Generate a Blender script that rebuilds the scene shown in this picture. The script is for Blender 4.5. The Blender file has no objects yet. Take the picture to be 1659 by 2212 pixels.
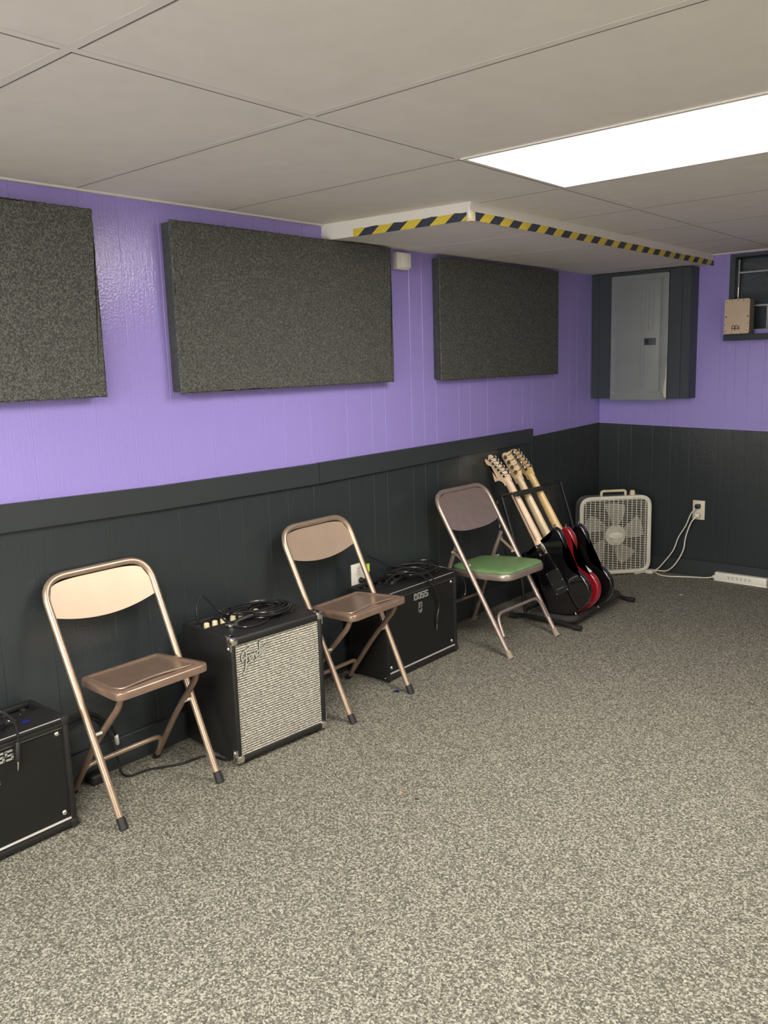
import bpy, bmesh, math, random
from mathutils import Vector, Matrix
random.seed(7)
scene = bpy.context.scene
COL = scene.collection
PI = math.pi

# ------------------------------------------------------------------ camera
cam_d = bpy.data.cameras.new('camera')
cam = bpy.data.objects.new('camera', cam_d)
COL.objects.link(cam)
R_ = Vector((0.7621952, 0.6466488, -0.0300620))
U_ = Vector((-0.0895029, 0.1512610, 0.9844335))
F_ = Vector((-0.6411300, 0.7476399, -0.1731673))
cam.matrix_world = Matrix(((R_.x, U_.x, -F_.x, 2.75873), (R_.y, U_.y, -F_.y, 0.0),
                           (R_.z, U_.z, -F_.z, 1.48906), (0, 0, 0, 1)))
cam_d.sensor_fit = 'HORIZONTAL'
cam_d.sensor_width = 36.0
cam_d.lens = 36.0 * 1819.66 / 1659.0
cam_d.clip_start = 0.02
scene.camera = cam

# ------------------------------------------------------------------ world, exposure, lamp strengths
world = bpy.data.worlds.new('world')
scene.world = world
world.use_nodes = True
world.node_tree.nodes['Background'].inputs[0].default_value = (0.5, 0.55, 0.6, 1)
world.node_tree.nodes['Background'].inputs[1].default_value = 0.05
scene.view_settings.view_transform = 'Standard'
scene.view_settings.look = 'None'
scene.view_settings.gamma = 1.0
scene.view_settings.use_curve_mapping = False
scene.view_settings.exposure = 0.50
try:
    scene.cycles.use_denoising = True
    scene.cycles.max_bounces = 10
    scene.cycles.diffuse_bounces = 6
except Exception:
    pass
# the ceiling troffers: (x0, y0, watts); the first is the one in view
TROFFERS = [(1.156, 2.284, 24.0), (1.156, -0.350, 48.0), (3.790, 0.967, 28.0)]
FILL_W = 34.0                              # fill light of the panel added on the back wall
FILL_COL = (0.96, 1.0, 0.97)
LAMP_COL = (1.0, 0.945, 0.85)

# ------------------------------------------------------------------ room numbers
H = 2.111
GX, GY, T = 1.156, 0.967, 0.6584
YF = 5.614
XR, YB = 5.2, -2.2

# ------------------------------------------------------------------ materials
def nt(name):
    m = bpy.data.materials.new(name)
    m.use_nodes = True
    t = m.node_tree
    return m, t, t.nodes['Principled BSDF']

def N(t, kind, **kw):
    n = t.nodes.new(kind)
    for k, v in kw.items():
        setattr(n, k, v)
    return n

def simple(name, col, rough=0.5, metal=0.0, noise=None, bump=None, coat=0.0, spec=0.5, col2=None):
    """noise=(scale, amount) mottles the colour; bump=(scale, strength, distance)"""
    m, t, p = nt(name)
    p.inputs['Base Color'].default_value = (*col, 1)
    p.inputs['Roughness'].default_value = rough
    p.inputs['Metallic'].default_value = metal
    p.inputs['Coat Weight'].default_value = coat
    p.inputs['Specular IOR Level'].default_value = spec
    co = N(t, 'ShaderNodeTexCoord')
    if noise:
        n = N(t, 'ShaderNodeTexNoise')
        n.inputs['Scale'].default_value = noise[0]
        n.inputs['Detail'].default_value = 4
        t.links.new(co.outputs['Object'], n.inputs['Vector'])
        r = N(t, 'ShaderNodeValToRGB')
        c2 = col2 or tuple(c * (1 - noise[1]) for c in col)
        r.color_ramp.elements[0].position = 0.35
        r.color_ramp.elements[1].position = 0.65
        r.color_ramp.elements[0].color = (*c2, 1)
        r.color_ramp.elements[1].color = (*col, 1)
        t.links.new(n.outputs['Fac'], r.inputs['Fac'])
        t.links.new(r.outputs['Color'], p.inputs['Base Color'])
    if bump:
        n = N(t, 'ShaderNodeTexNoise')
        n.inputs['Scale'].default_value = bump[0]
        n.inputs['Detail'].default_value = 3
        t.links.new(co.outputs['Object'], n.inputs['Vector'])
        b = N(t, 'ShaderNodeBump')
        b.inputs['Strength'].default_value = bump[1]
        b.inputs['Distance'].default_value = bump[2]
        t.links.new(n.outputs['Fac'], b.inputs['Height'])
        t.links.new(b.outputs['Normal'], p.inputs['Normal'])
    return m

def speckle(name, cols, scale, bump_d, rough=0.95, stretch=(1, 1, 1)):
    """woven / felted fibre: fine voronoi tufts of several shades over their own relief"""
    m, t, p = nt(name)
    g = N(t, 'ShaderNodeNewGeometry')
    mp = N(t, 'ShaderNodeMapping')
    mp.inputs['Scale'].default_value = stretch
    t.links.new(g.outputs['Position'], mp.inputs['Vector'])
    v = N(t, 'ShaderNodeTexVoronoi')
    v.inputs['Scale'].default_value = scale
    t.links.new(mp.outputs['Vector'], v.inputs['Vector'])
    n = N(t, 'ShaderNodeTexNoise')
    n.inputs['Scale'].default_value = scale * 0.55
    n.inputs['Detail'].default_value = 3
    t.links.new(mp.outputs['Vector'], n.inputs['Vector'])
    sep = N(t, 'ShaderNodeSeparateColor')
    t.links.new(v.outputs['Color'], sep.inputs['Color'])
    mix = N(t, 'ShaderNodeMath', operation='ADD')
    sc = N(t, 'ShaderNodeMath', operation='MULTIPLY')
    sc.inputs[1].default_value = 0.5
    t.links.new(sep.outputs[0], sc.inputs[0])
    sc2 = N(t, 'ShaderNodeMath', operation='MULTIPLY')
    sc2.inputs[1].default_value = 0.5
    t.links.new(n.outputs['Fac'], sc2.inputs[0])
    t.links.new(sc.outputs[0], mix.inputs[0])
    t.links.new(sc2.outputs[0], mix.inputs[1])
    r = N(t, 'ShaderNodeValToRGB')
    e = r.color_ramp.elements
    e[0].position = 0.18
    e[0].color = (*cols[0], 1)
    e[1].position = 0.82
    e[1].color = (*cols[2], 1)
    mid = e.new(0.5)
    mid.color = (*cols[1], 1)
    t.links.new(mix.outputs[0], r.inputs['Fac'])
    t.links.new(r.outputs['Color'], p.inputs['Base Color'])
    p.inputs['Roughness'].default_value = rough
    p.inputs['Specular IOR Level'].default_value = 0.15
    b = N(t, 'ShaderNodeBump')
    b.inputs['Strength'].default_value = 0.8
    b.inputs['Distance'].default_value = bump_d
    t.links.new(mix.outputs[0], b.inputs['Height'])
    t.links.new(b.outputs['Normal'], p.inputs['Normal'])
    return m

PURPLE = (0.375, 0.305, 0.76)
BLACKP = (0.036, 0.044, 0.048)

def wall_paint(name, a, bx, by, floor_z=0.0):
    """lavender above the paint line, charcoal below it; the line is z = a + bx*x + by*y"""
    m, t, p = nt(name)
    g = N(t, 'ShaderNodeNewGeometry')
    s = N(t, 'ShaderNodeSeparateXYZ')
    t.links.new(g.outputs['Position'], s.inputs[0])
    mx = N(t, 'ShaderNodeMath', operation='MULTIPLY'); mx.inputs[1].default_value = bx
    my = N(t, 'ShaderNodeMath', operation='MULTIPLY'); my.inputs[1].default_value = by
    t.links.new(s.outputs[0], mx.inputs[0]); t.links.new(s.outputs[1], my.inputs[0])
    ad = N(t, 'ShaderNodeMath', operation='ADD'); t.links.new(mx.outputs[0], ad.inputs[0]); t.links.new(my.outputs[0], ad.inputs[1])
    ad2 = N(t, 'ShaderNodeMath', operation='ADD'); t.links.new(ad.outputs[0], ad2.inputs[0]); ad2.inputs[1].default_value = a
    mxm = N(t, 'ShaderNodeMath', operation='MAXIMUM'); t.links.new(ad2.outputs[0], mxm.inputs[0]); mxm.inputs[1].default_value = floor_z
    gt = N(t, 'ShaderNodeMath', operation='GREATER_THAN')
    t.links.new(s.outputs[2], gt.inputs[0]); t.links.new(mxm.outputs[0], gt.inputs[1])
    mix = N(t, 'ShaderNodeMix', data_type='RGBA')
    mix.inputs['A'].default_value = (*BLACKP, 1)
    mix.inputs['B'].default_value = (*PURPLE, 1)
    t.links.new(gt.outputs[0], mix.inputs['Factor'])
    t.links.new(mix.outputs['Result'], p.inputs['Base Color'])
    # roller stipple and vertical grain under the paint
    n1 = N(t, 'ShaderNodeTexNoise'); n1.inputs['Scale'].default_value = 120; n1.inputs['Detail'].default_value = 2
    t.links.new(g.outputs['Position'], n1.inputs['Vector'])
    mp = N(t, 'ShaderNodeMapping'); mp.inputs['Scale'].default_value = (60, 60, 5)
    t.links.new(g.outputs['Position'], mp.inputs['Vector'])
    n2 = N(t, 'ShaderNodeTexNoise'); n2.inputs['Scale'].default_value = 1.6; n2.inputs['Detail'].default_value = 4
    t.links.new(mp.outputs['Vector'], n2.inputs['Vector'])
    a2 = N(t, 'ShaderNodeMath', operation='ADD')
    t.links.new(n1.outputs['Fac'], a2.inputs[0]); t.links.new(n2.outputs['Fac'], a2.inputs[1])
    b = N(t, 'ShaderNodeBump'); b.inputs['Strength'].default_value = 0.45; b.inputs['Distance'].default_value = 0.0022
    t.links.new(a2.outputs[0], b.inputs['Height']); t.links.new(b.outputs['Normal'], p.inputs['Normal'])
    p.inputs['Roughness'].default_value = 0.20
    p.inputs['Specular IOR Level'].default_value = 0.6
    return m

def stripes(name, ca, cb, period, slant, axis):
    """hazard tape print: slanted bars across the tape, measured along axis x or y"""
    m, t, p = nt(name)
    g = N(t, 'ShaderNodeNewGeometry')
    s = N(t, 'ShaderNodeSeparateXYZ')
    t.links.new(g.outputs['Position'], s.inputs[0])
    mz = N(t, 'ShaderNodeMath', operation='MULTIPLY'); mz.inputs[1].default_value = slant
    t.links.new(s.outputs[2], mz.inputs[0])
    ad = N(t, 'ShaderNodeMath', operation='ADD')
    t.links.new(s.outputs[axis], ad.inputs[0]); t.links.new(mz.outputs[0], ad.inputs[1])
    dv = N(t, 'ShaderNodeMath', operation='DIVIDE'); dv.inputs[1].default_value = period
    t.links.new(ad.outputs[0], dv.inputs[0])
    fr = N(t, 'ShaderNodeMath', operation='FRACT'); t.links.new(dv.outputs[0], fr.inputs[0])
    gt = N(t, 'ShaderNodeMath', operation='GREATER_THAN'); gt.inputs[1].default_value = 0.5
    t.links.new(fr.outputs[0], gt.inputs[0])
    mix = N(t, 'ShaderNodeMix', data_type='RGBA')
    mix.inputs['A'].default_value = (*ca, 1); mix.inputs['B'].default_value = (*cb, 1)
    t.links.new(gt.outputs[0], mix.inputs['Factor'])
    t.links.new(mix.outputs['Result'], p.inputs['Base Color'])
    p.inputs['Roughness'].default_value = 0.4
    return m

def grille_cloth():
    """silver cloth woven with dark horizontal threads and bright flecks"""
    m, t, p = nt('silver_grille_cloth')
    co = N(t, 'ShaderNodeTexCoord')
    s = N(t, 'ShaderNodeSeparateXYZ'); t.links.new(co.outputs['Object'], s.inputs[0])
    mz = N(t, 'ShaderNodeMath', operation='MULTIPLY'); mz.inputs[1].default_value = 2 * PI / 0.0098
    t.links.new(s.outputs[2], mz.inputs[0])
    sn = N(t, 'ShaderNodeMath', operation='SINE'); t.links.new(mz.outputs[0], sn.inputs[0])
    n = N(t, 'ShaderNodeTexNoise'); n.inputs['Scale'].default_value = 130; n.inputs['Detail'].default_value = 3
    mp = N(t, 'ShaderNodeMapping'); mp.inputs['Scale'].default_value = (1, 0.7, 1.8)
    t.links.new(co.outputs['Object'], mp.inputs['Vector']); t.links.new(mp.outputs['Vector'], n.inputs['Vector'])
    a = N(t, 'ShaderNodeMath', operation='MULTIPLY_ADD'); a.inputs[1].default_value = 0.30
    t.links.new(sn.outputs[0], a.inputs[0]); t.links.new(n.outputs['Fac'], a.inputs[2])
    r = N(t, 'ShaderNodeValToRGB'); e = r.color_ramp.elements
    e[0].position = 0.22; e[0].color = (0.10, 0.095, 0.08, 1)
    e[1].position = 0.62; e[1].color = (0.46, 0.44, 0.38, 1)
    h = e.new(0.92); h.color = (0.95, 0.92, 0.80, 1)
    t.links.new(a.outputs[0], r.inputs['Fac']); t.links.new(r.outputs['Color'], p.inputs['Base Color'])
    p.inputs['Roughness'].default_value = 0.6
    b = N(t, 'ShaderNodeBump'); b.inputs['Strength'].default_value = 0.4; b.inputs['Distance'].default_value = 0.001
    t.links.new(a.outputs[0], b.inputs['Height']); t.links.new(b.outputs['Normal'], p.inputs['Normal'])
    return m

M = {}
M['carpet'] = speckle('grey_loop_carpet', ((0.060, 0.058, 0.048), (0.180, 0.172, 0.142), (0.50, 0.48, 0.40)), 215, 0.005)
M['felt'] = speckle('charcoal_acoustic_fabric', ((0.052, 0.054, 0.050), (0.092, 0.095, 0.088), (0.19, 0.192, 0.175)), 230, 0.003, stretch=(1, 1, 1))
M['feltside'] = simple('charcoal_panel_side', (0.072, 0.076, 0.076), 0.9, noise=(60, 0.3))
M['wall_l'] = wall_paint('left_wall_paint', 0.897, 0, 0.0234, 1.006)
M['wall_f'] = wall_paint('far_wall_paint', 1.027, -0.027, 0)
M['purple'] = simple('lavender_paint', PURPLE, 0.4, bump=(120, 0.3, 0.002))
M['off_white'] = simple('off_white_wall_paint', (0.74, 0.72, 0.66), 0.6)
M['black_paint'] = simple('charcoal_paint', (0.038, 0.045, 0.049), 0.40, bump=(90, 0.25, 0.002))
M['tile'] = simple('ceiling_tile', (0.86, 0.82, 0.76), 0.9, noise=(9, 0.04), bump=(400, 0.3, 0.001))
M['grid'] = simple('ceiling_grid_white', (0.84, 0.80, 0.74), 0.5)
M['joint_shadow'] = simple('painted_joint_shadow', (0.20, 0.185, 0.165), 0.9)  # dark colour for the shadow line painted along ceiling joints
M['void'] = simple('ceiling_void', (0.05, 0.05, 0.05), 0.9)
M['white_trim'] = simple('white_soffit_trim', (0.84, 0.81, 0.77), 0.45)
M['bronze'] = simple('bronze_enamel_steel', (0.54, 0.41, 0.31), 0.32, metal=0.65, noise=(35, 0.10), bump=(220, 0.05, 0.001))
M['bronze_back'] = simple('bronze_backrest_enamel', (0.54, 0.41, 0.31), 0.42, metal=0.42, noise=(6, 0.08))
M['bronze_dark'] = simple('worn_bronze_seat_steel', (0.34, 0.235, 0.175), 0.30, metal=0.45, noise=(18, 0.14))
M['taupe'] = simple('taupe_enamel_steel', (0.45, 0.36, 0.32), 0.32, metal=0.6, noise=(30, 0.08))
M['green'] = simple('green_vinyl', (0.19, 0.34, 0.14), 0.42, noise=(30, 0.22), bump=(260, 0.15, 0.001))
M['rubber'] = simple('black_rubber', (0.018, 0.018, 0.018), 0.5)
M['tan_rubber'] = simple('tan_rubber', (0.33, 0.27, 0.20), 0.55)
M['tolex'] = simple('black_textured_vinyl', (0.014, 0.014, 0.014), 0.48, bump=(420, 0.7, 0.0015))
M['grill_black'] = simple('black_grille_cloth', (0.020, 0.020, 0.018), 0.85, noise=(500, 0.5), bump=(600, 0.4, 0.001), spec=0.2)
M['silver_cloth'] = grille_cloth()
M['chrome'] = simple('chrome', (0.85, 0.83, 0.78), 0.16, metal=1.0)
M['satin'] = simple('satin_metal', (0.86, 0.84, 0.79), 0.30, metal=0.55)
M['badge_silver'] = simple('silver_badge', (0.60, 0.58, 0.52), 0.45, metal=0.3)
M['badge_grey'] = simple('grey_badge', (0.42, 0.42, 0.40), 0.45, metal=0.2)
M['cable'] = simple('black_cable', (0.018, 0.018, 0.020), 0.22)
M['cream'] = simple('cream_plastic', (0.80, 0.70, 0.47), 0.4)
M['white_plastic'] = simple('white_plastic', (0.90, 0.87, 0.79), 0.35)
M['fan_white'] = simple('ivory_enamel', (0.84, 0.81, 0.71), 0.4)
M['fan_grey'] = simple('grey_fan_housing', (0.20, 0.215, 0.21), 0.45)
M['fan_blade'] = simple('grey_fan_blade', (0.42, 0.41, 0.36), 0.5)
M['fan_dark'] = simple('dark_fan_back', (0.03, 0.025, 0.018), 0.8)
M['plate'] = simple('almond_plate', (0.80, 0.73, 0.56), 0.4)
M['navy'] = simple('navy_plug', (0.012, 0.02, 0.06), 0.35)
M['cord_white'] = simple('white_cord', (0.88, 0.84, 0.73), 0.45)
M['maple'] = simple('maple_wood', (0.93, 0.72, 0.46), 0.32, noise=(14, 0.16), coat=0.4)
M['maple_pink'] = simple('pale_maple_wood', (0.94, 0.69, 0.47), 0.35, noise=(14, 0.14), coat=0.3)
M['maple_gold'] = simple('amber_maple_wood', (0.88, 0.62, 0.28), 0.35, noise=(14, 0.16), coat=0.3)
M['walnut'] = simple('walnut_stripe', (0.05, 0.02, 0.012), 0.4)
M['rosewood'] = simple('dark_fretboard', (0.035, 0.018, 0.012), 0.5)
M['gloss_black'] = simple('black_gloss_lacquer', (0.006, 0.006, 0.007), 0.08, coat=1.0)
M['gloss_red'] = simple('red_gloss_lacquer', (0.32, 0.012, 0.022), 0.12, coat=1.0)
M['plate_black'] = simple('black_cover_plate', (0.022, 0.022, 0.022), 0.35)
M['foam'] = simple('black_foam_tube', (0.035, 0.034, 0.032), 0.75, noise=(60, 0.3))
M['stand_black'] = simple('black_powder_coat', (0.012, 0.012, 0.013), 0.38)
M['breaker'] = simple('grey_enamel_panel', (0.29, 0.31, 0.315), 0.42, noise=(6, 0.08))
M['breaker_dark'] = simple('dark_grey_latch', (0.075, 0.085, 0.10), 0.5)
M['navy_box'] = simple('charcoal_boxout_paint', (0.043, 0.056, 0.070), 0.5, bump=(50, 0.3, 0.002))
M['birch'] = simple('birch_plywood', (0.68, 0.53, 0.38), 0.5, noise=(10, 0.10))
M['birch_side'] = simple('grey_brown_plywood', (0.22, 0.19, 0.15), 0.6)
M['ink'] = simple('black_ink', (0.02, 0.02, 0.025), 0.6)
M['pane_dark'] = simple('dark_window_backing', (0.13, 0.155, 0.175), 0.75, noise=(120, 0.35))
M['muntin'] = simple('grey_aluminium_bar', (0.42, 0.43, 0.46), 0.4, metal=0.2)
M['neon'] = simple('yellow_green_sleeve', (0.50, 0.72, 0.06), 0.4)
M['blue'] = simple('blue_plastic', (0.010, 0.015, 0.16), 0.35)
M['orange'] = simple('orange_scrap', (0.75, 0.25, 0.10), 0.6)
M['paper'] = simple('white_scrap', (0.80, 0.78, 0.70), 0.7)
M['dark_scrap'] = simple('dark_scrap', (0.02, 0.02, 0.02), 0.7)
M['peel'] = simple('bare_metal_chip', (0.66, 0.60, 0.46), 0.6)
M['tape_x'] = stripes('hazard_tape_print_x', (0.72, 0.56, 0.06), (0.035, 0.045, 0.075), 0.148, -1.3, 0)
M['tape_y'] = stripes('hazard_tape_print_y', (0.72, 0.56, 0.06), (0.035, 0.045, 0.075), 0.148, -1.3, 1)
m, t, p = nt('lamp_diffuser')
p.inputs['Base Color'].default_value = (0.9, 0.9, 0.88, 1)
p.inputs['Emission Color'].default_value = (*LAMP_COL, 1)
p.inputs['Emission Strength'].default_value = 3.0
M['diffuser'] = m
m, t, p = nt('window_glass')
p.inputs['Base Color'].default_value = (0.9, 0.95, 1, 1)
p.inputs['Transmission Weight'].default_value = 1.0
p.inputs['Roughness'].default_value = 0.05
M['glass'] = m

# ------------------------------------------------------------------ mesh helpers
def tag(o, label=None, cat=None, group=None, kind=None):
    if label: o['label'] = label
    if cat: o['category'] = cat
    if group: o['group'] = group
    if kind: o['kind'] = kind
    return o

def empty(name, loc=(0, 0, 0), rot=(0, 0, 0), label=None, cat=None, group=None, kind=None, parent=None):
    o = bpy.data.objects.new(name, None)
    o.empty_display_size = 0.1
    COL.objects.link(o)
    o.parent = parent
    o.location = loc
    o.rotation_euler = rot
    return tag(o, label, cat, group, kind)

def put(name, bm, mat, parent=None, loc=(0, 0, 0), rot=(0, 0, 0), smooth=True, angle=40, **kw):
    bmesh.ops.recalc_face_normals(bm, faces=bm.faces[:])
    me = bpy.data.meshes.new(name)
    if smooth:
        lim = math.radians(angle)
        for f in bm.faces:
            f.smooth = True
        for e in bm.edges:
            if len(e.link_faces) != 2 or e.calc_face_angle(0) > lim:
                e.smooth = False
    bm.to_mesh(me)
    bm.free()
    mats = mat if isinstance(mat, (list, tuple)) else [mat]
    for m_ in mats:
        me.materials.append(M[m_])
    o = bpy.data.objects.new(name, me)
    COL.objects.link(o)
    o.parent = parent
    o.location = loc
    o.rotation_euler = rot
    return tag(o, **kw)

def a_box(bm, lo, hi, bevel=0.0, seg=2):
    vs = bmesh.ops.create_cube(bm, size=1.0)['verts']
    c = [(lo[i] + hi[i]) / 2 for i in range(3)]
    s = [abs(hi[i] - lo[i]) for i in range(3)]
    for v in vs:
        v.co = Vector((c[0] + v.co.x * s[0], c[1] + v.co.y * s[1], c[2] + v.co.z * s[2]))
    if bevel > 0:
        es = {e for v in vs for e in v.link_edges}
        bmesh.ops.bevel(bm, geom=list(es), offset=bevel, segments=seg, profile=0.5, affect='EDGES', clamp_overlap=True)

def box(name, lo, hi, mat, parent=None, bevel=0.0, seg=2, **kw):
    bm = bmesh.new()
    a_box(bm, lo, hi, bevel, seg)
    return put(name, bm, mat, parent, **kw)

def catmull(pts, n=8, closed=False):
    P = [Vector(p) for p in pts]
    out = []
    m_ = len(P)
    rng = range(m_ if closed else m_ - 1)
    for i in rng:
        if closed:
            p0, p1, p2, p3 = P[(i - 1) % m_], P[i], P[(i + 1) % m_], P[(i + 2) % m_]
        else:
            p0 = P[i - 1] if i > 0 else P[i] * 2 - P[i + 1]
            p1, p2 = P[i], P[i + 1]
            p3 = P[i + 2] if i + 2 < m_ else P[i + 1] * 2 - P[i]
        for k in range(n):
            s = k / n
            out.append(0.5 * ((2 * p1) + (p2 - p0) * s + (2 * p0 - 5 * p1 + 4 * p2 - p3) * s * s + (3 * p1 - p0 - 3 * p2 + p3) * s ** 3))
    if not closed:
        out.append(P[-1])
    return out

def a_tube(bm, pts, r, seg=10, closed=False, radii=None, flat=None):
    P = [Vector(p) for p in pts]
    n = len(P)
    rings = []
    up = None
    for i in range(n):
        if closed:
            d = P[(i + 1) % n] - P[i - 1]
        else:
            d = P[min(i + 1, n - 1)] - P[max(i - 1, 0)]
        if d.length < 1e-9:
            d = Vector((0, 0, 1))
        d.normalize()
        if up is None:
            up = d.orthogonal().normalized()
        else:
            up = up - d * up.dot(d)
            if up.length < 1e-6:
                up = d.orthogonal()
            up.normalize()
        side = d.cross(up)
        rr = radii[i] if radii else r
        rings.append([bm.verts.new(P[i] + (up * math.cos(a) + side * math.sin(a)) * rr) for a in (2 * PI * k / seg for k in range(seg))])
    for i in range(n if closed else n - 1):
        A, B = rings[i], rings[(i + 1) % n]
        for k in range(seg):
            try:
                bm.faces.new((A[k], A[(k + 1) % seg], B[(k + 1) % seg], B[k]))
            except ValueError:
                pass
    if not closed:
        bm.faces.new(rings[0][::-1])
        bm.faces.new(rings[-1])

def tube(name, pts, r, mat, parent=None, seg=10, closed=False, smooth_n=0, radii=None, **kw):
    bm = bmesh.new()
    if smooth_n:
        pts = catmull(pts, smooth_n, closed)
    a_tube(bm, pts, r, seg, closed, radii)
    return put(name, bm, mat, parent, **kw)

def a_cyl(bm, p0, p1, r0, r1=None, seg=16, bev=0.0):
    r1 = r0 if r1 is None else r1
    p0, p1 = Vector(p0), Vector(p1)
    d = (p1 - p0)
    L = d.length
    d.normalize()
    if bev > 0:
        a_tube(bm, [p0, p0 + d * bev * 0.01, p1 - d * bev, p1], 0, seg, radii=[r0 * 0.98, r0, r1, max(r1 - bev, r1 * .4)])
    else:
        a_tube(bm, [p0, p1], 0, seg, radii=[r0, r1])

def cyl(name, p0, p1, r0, mat, parent=None, r1=None, seg=16, bev=0.0, **kw):
    bm = bmesh.new()
    a_cyl(bm, p0, p1, r0, r1, seg, bev)
    return put(name, bm, mat, parent, **kw)

def a_dome(bm, c, n, r, h, seg=10):
    """low rounded stud on a surface with normal n"""
    c, n = Vector(c), Vector(n).normalized()
    a_tube(bm, [c, c + n * h * 0.5, c + n * h * 0.85, c + n * h], 0, seg, radii=[r, r * 0.86, r * 0.5, r * 0.12])

def bend(corners, rad, n=6):
    """polyline with rounded corners"""
    P = [Vector(c) for c in corners]
    out = [P[0]]
    for i in range(1, len(P) - 1):
        a = (P[i - 1] - P[i]); b = (P[i + 1] - P[i])
        ra = min(rad, a.length * 0.49, b.length * 0.49)
        a.normalize(); b.normalize()
        s, e = P[i] + a * ra, P[i] + b * ra
        for k in range(n + 1):
            u = k / n
            out.append(s * (1 - u) ** 2 + P[i] * 2 * u * (1 - u) + e * u * u)
    out.append(P[-1])
    return out

def round_outline(pts, rad, n=5):
    """closed 2-D outline with rounded corners"""
    P = [Vector((p[0], p[1])) for p in pts]
    m_ = len(P)
    rads = rad if isinstance(rad, (list, tuple)) else [rad] * m_
    out = []
    for i in range(m_):
        a = P[i - 1] - P[i]; b = P[(i + 1) % m_] - P[i]
        ra = min(rads[i], a.length * 0.49, b.length * 0.49)
        a.normalize(); b.normalize()
        s, e = P[i] + a * ra, P[i] + b * ra
        for k in range(n + 1):
            u = k / n
            out.append(s * (1 - u) ** 2 + P[i] * 2 * u * (1 - u) + e * u * u)
    return out

def inset(out, d):
    """move a closed 2-D outline inward by d (counter-clockwise)"""
    m_ = len(out)
    area = sum(out[i - 1].x * out[i].y - out[i].x * out[i - 1].y for i in range(m_))
    sg = 1 if area > 0 else -1
    res = []
    for i in range(m_):
        a, b = out[i - 1], out[(i + 1) % m_]
        t_ = (b - a)
        if t_.length < 1e-9:
            res.append(out[i].copy()); continue
        t_.normalize()
        res.append(out[i] + Vector((-t_.y, t_.x)) * d * sg)
    return res

def a_layers(bm, layers, f3, cap0=True, cap1=True):
    """stack of closed outlines [(outline, h)] joined into one skin; f3(x, y, h) gives the 3-D point"""
    rings = []
    for out, h in layers:
        rings.append([bm.verts.new(f3(p.x, p.y, h)) for p in out])
    m_ = len(rings[0])
    for A, B in zip(rings, rings[1:]):
        for k in range(m_):
            bm.faces.new((A[k], A[(k + 1) % m_], B[(k + 1) % m_], B[k]))
    caps = []
    if cap0: caps.append(bm.faces.new(rings[0][::-1]))
    if cap1: caps.append(bm.faces.new(rings[-1]))
    bmesh.ops.triangulate(bm, faces=caps)

def slab(name, out, h0, h1, mat, parent=None, edge=0.0, n=3, f3=None, **kw):
    """outline extruded from h0 to h1 with rounded rims"""
    f3 = f3 or (lambda x, y, h: (x, y, h))
    sg = 1 if h1 > h0 else -1
    L = []
    if edge > 0:
        for k in range(n + 1):
            a = PI / 2 * k / n
            L.append((inset(out, edge * (1 - math.sin(a))), h0 + sg * edge * (1 - math.cos(a))))
        for k in range(n + 1):
            a = PI / 2 * k / n
            L.append((inset(out, edge * (1 - math.cos(a))), h1 - sg * edge * (1 - math.sin(a))))
    else:
        L = [(out, h0), (out, h1)]
    bm = bmesh.new()
    a_layers(bm, L, f3)
    return put(name, bm, mat, parent, **kw)

def a_strokes(bm, lines, w, h0, h1, f3):
    """raised lettering: every stroke is a flat ribbon of width w, h1 thick"""
    for ln in lines:
        P = [Vector(p) for p in ln]
        L, R = [], []
        for i in range(len(P)):
            d = P[min(i + 1, len(P) - 1)] - P[max(i - 1, 0)]
            d.normalize()
            nrm = Vector((-d.y, d.x)) * w / 2
            e = d * (w * 0.3) * (-1 if i == 0 else 1 if i == len(P) - 1 else 0)
            L.append(P[i] + nrm + e); R.append(P[i] - nrm + e)
        ring = L + R[::-1]
        lo = [bm.verts.new(f3(p.x, p.y, h0)) for p in ring]
        hi = [bm.verts.new(f3(p.x, p.y, h1)) for p in ring]
        k = len(ring); nL = len(L)
        for i in range(k):
            bm.faces.new((lo[i], lo[(i + 1) % k], hi[(i + 1) % k], hi[i]))
        for i in range(nL - 1):
            bm.faces.new((hi[i], hi[i + 1], hi[k - 2 - i], hi[k - 1 - i]))

# ------------------------------------------------------------------ setting: floor, walls, ceiling
box('floor', (-0.2, YB - 0.1, -0.06), (XR + 0.1, YF + 0.3, 0.0), 'carpet', kind='structure')

def grooved(name, planks, slab_lo, slab_hi, mat, mk):
    w = box(name, slab_lo, slab_hi, mat, kind='structure')
    for lo, hi in planks:
        bm = bmesh.new()
        mk(bm, lo, hi)
        put('plank', bm, mat, w, smooth=False)
    return w

TH = 0.006
def plank_x(z1):
    def mk(bm, lo, hi):       # plank on the wall x = 0: front face at x = 0, chamfered long edges
        c = 0.0022
        prof = [(-TH, lo), (-TH, hi), (-0.0016, hi), (0, hi - c), (0, lo + c), (-0.0016, lo)]
        a = [bm.verts.new((x, y, 0.0)) for x, y in prof]
        b = [bm.verts.new((x, y, z1)) for x, y in prof]
        for i in range(6):
            bm.faces.new((a[i], a[(i + 1) % 6], b[(i + 1) % 6], b[i]))
        bm.faces.new(a); bm.faces.new(b[::-1])
    return mk
gl = [-2.2, -1.95, -1.71, -1.4, -1.16, -0.85, -0.62, -0.30, -0.07, 0.22, 0.46, 0.78, 1.0, 1.22, 1.405, 1.649, 1.8, 1.968, 2.17, 2.288, 2.441,
      2.557, 2.72, 2.965, 3.146, 3.252, 3.465, 3.57, 3.679, 3.891, 4.0, 4.177, 4.415, 4.571, 4.677, 4.954, 5.168, 5.273, 5.45, YF]
grooved('wall_left', list(zip(gl, gl[1:])), (-0.12, YB - 0.1, 0), (-TH, YF + 0.1, H + 0.1), 'wall_l', plank_x(H + 0.02))

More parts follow.
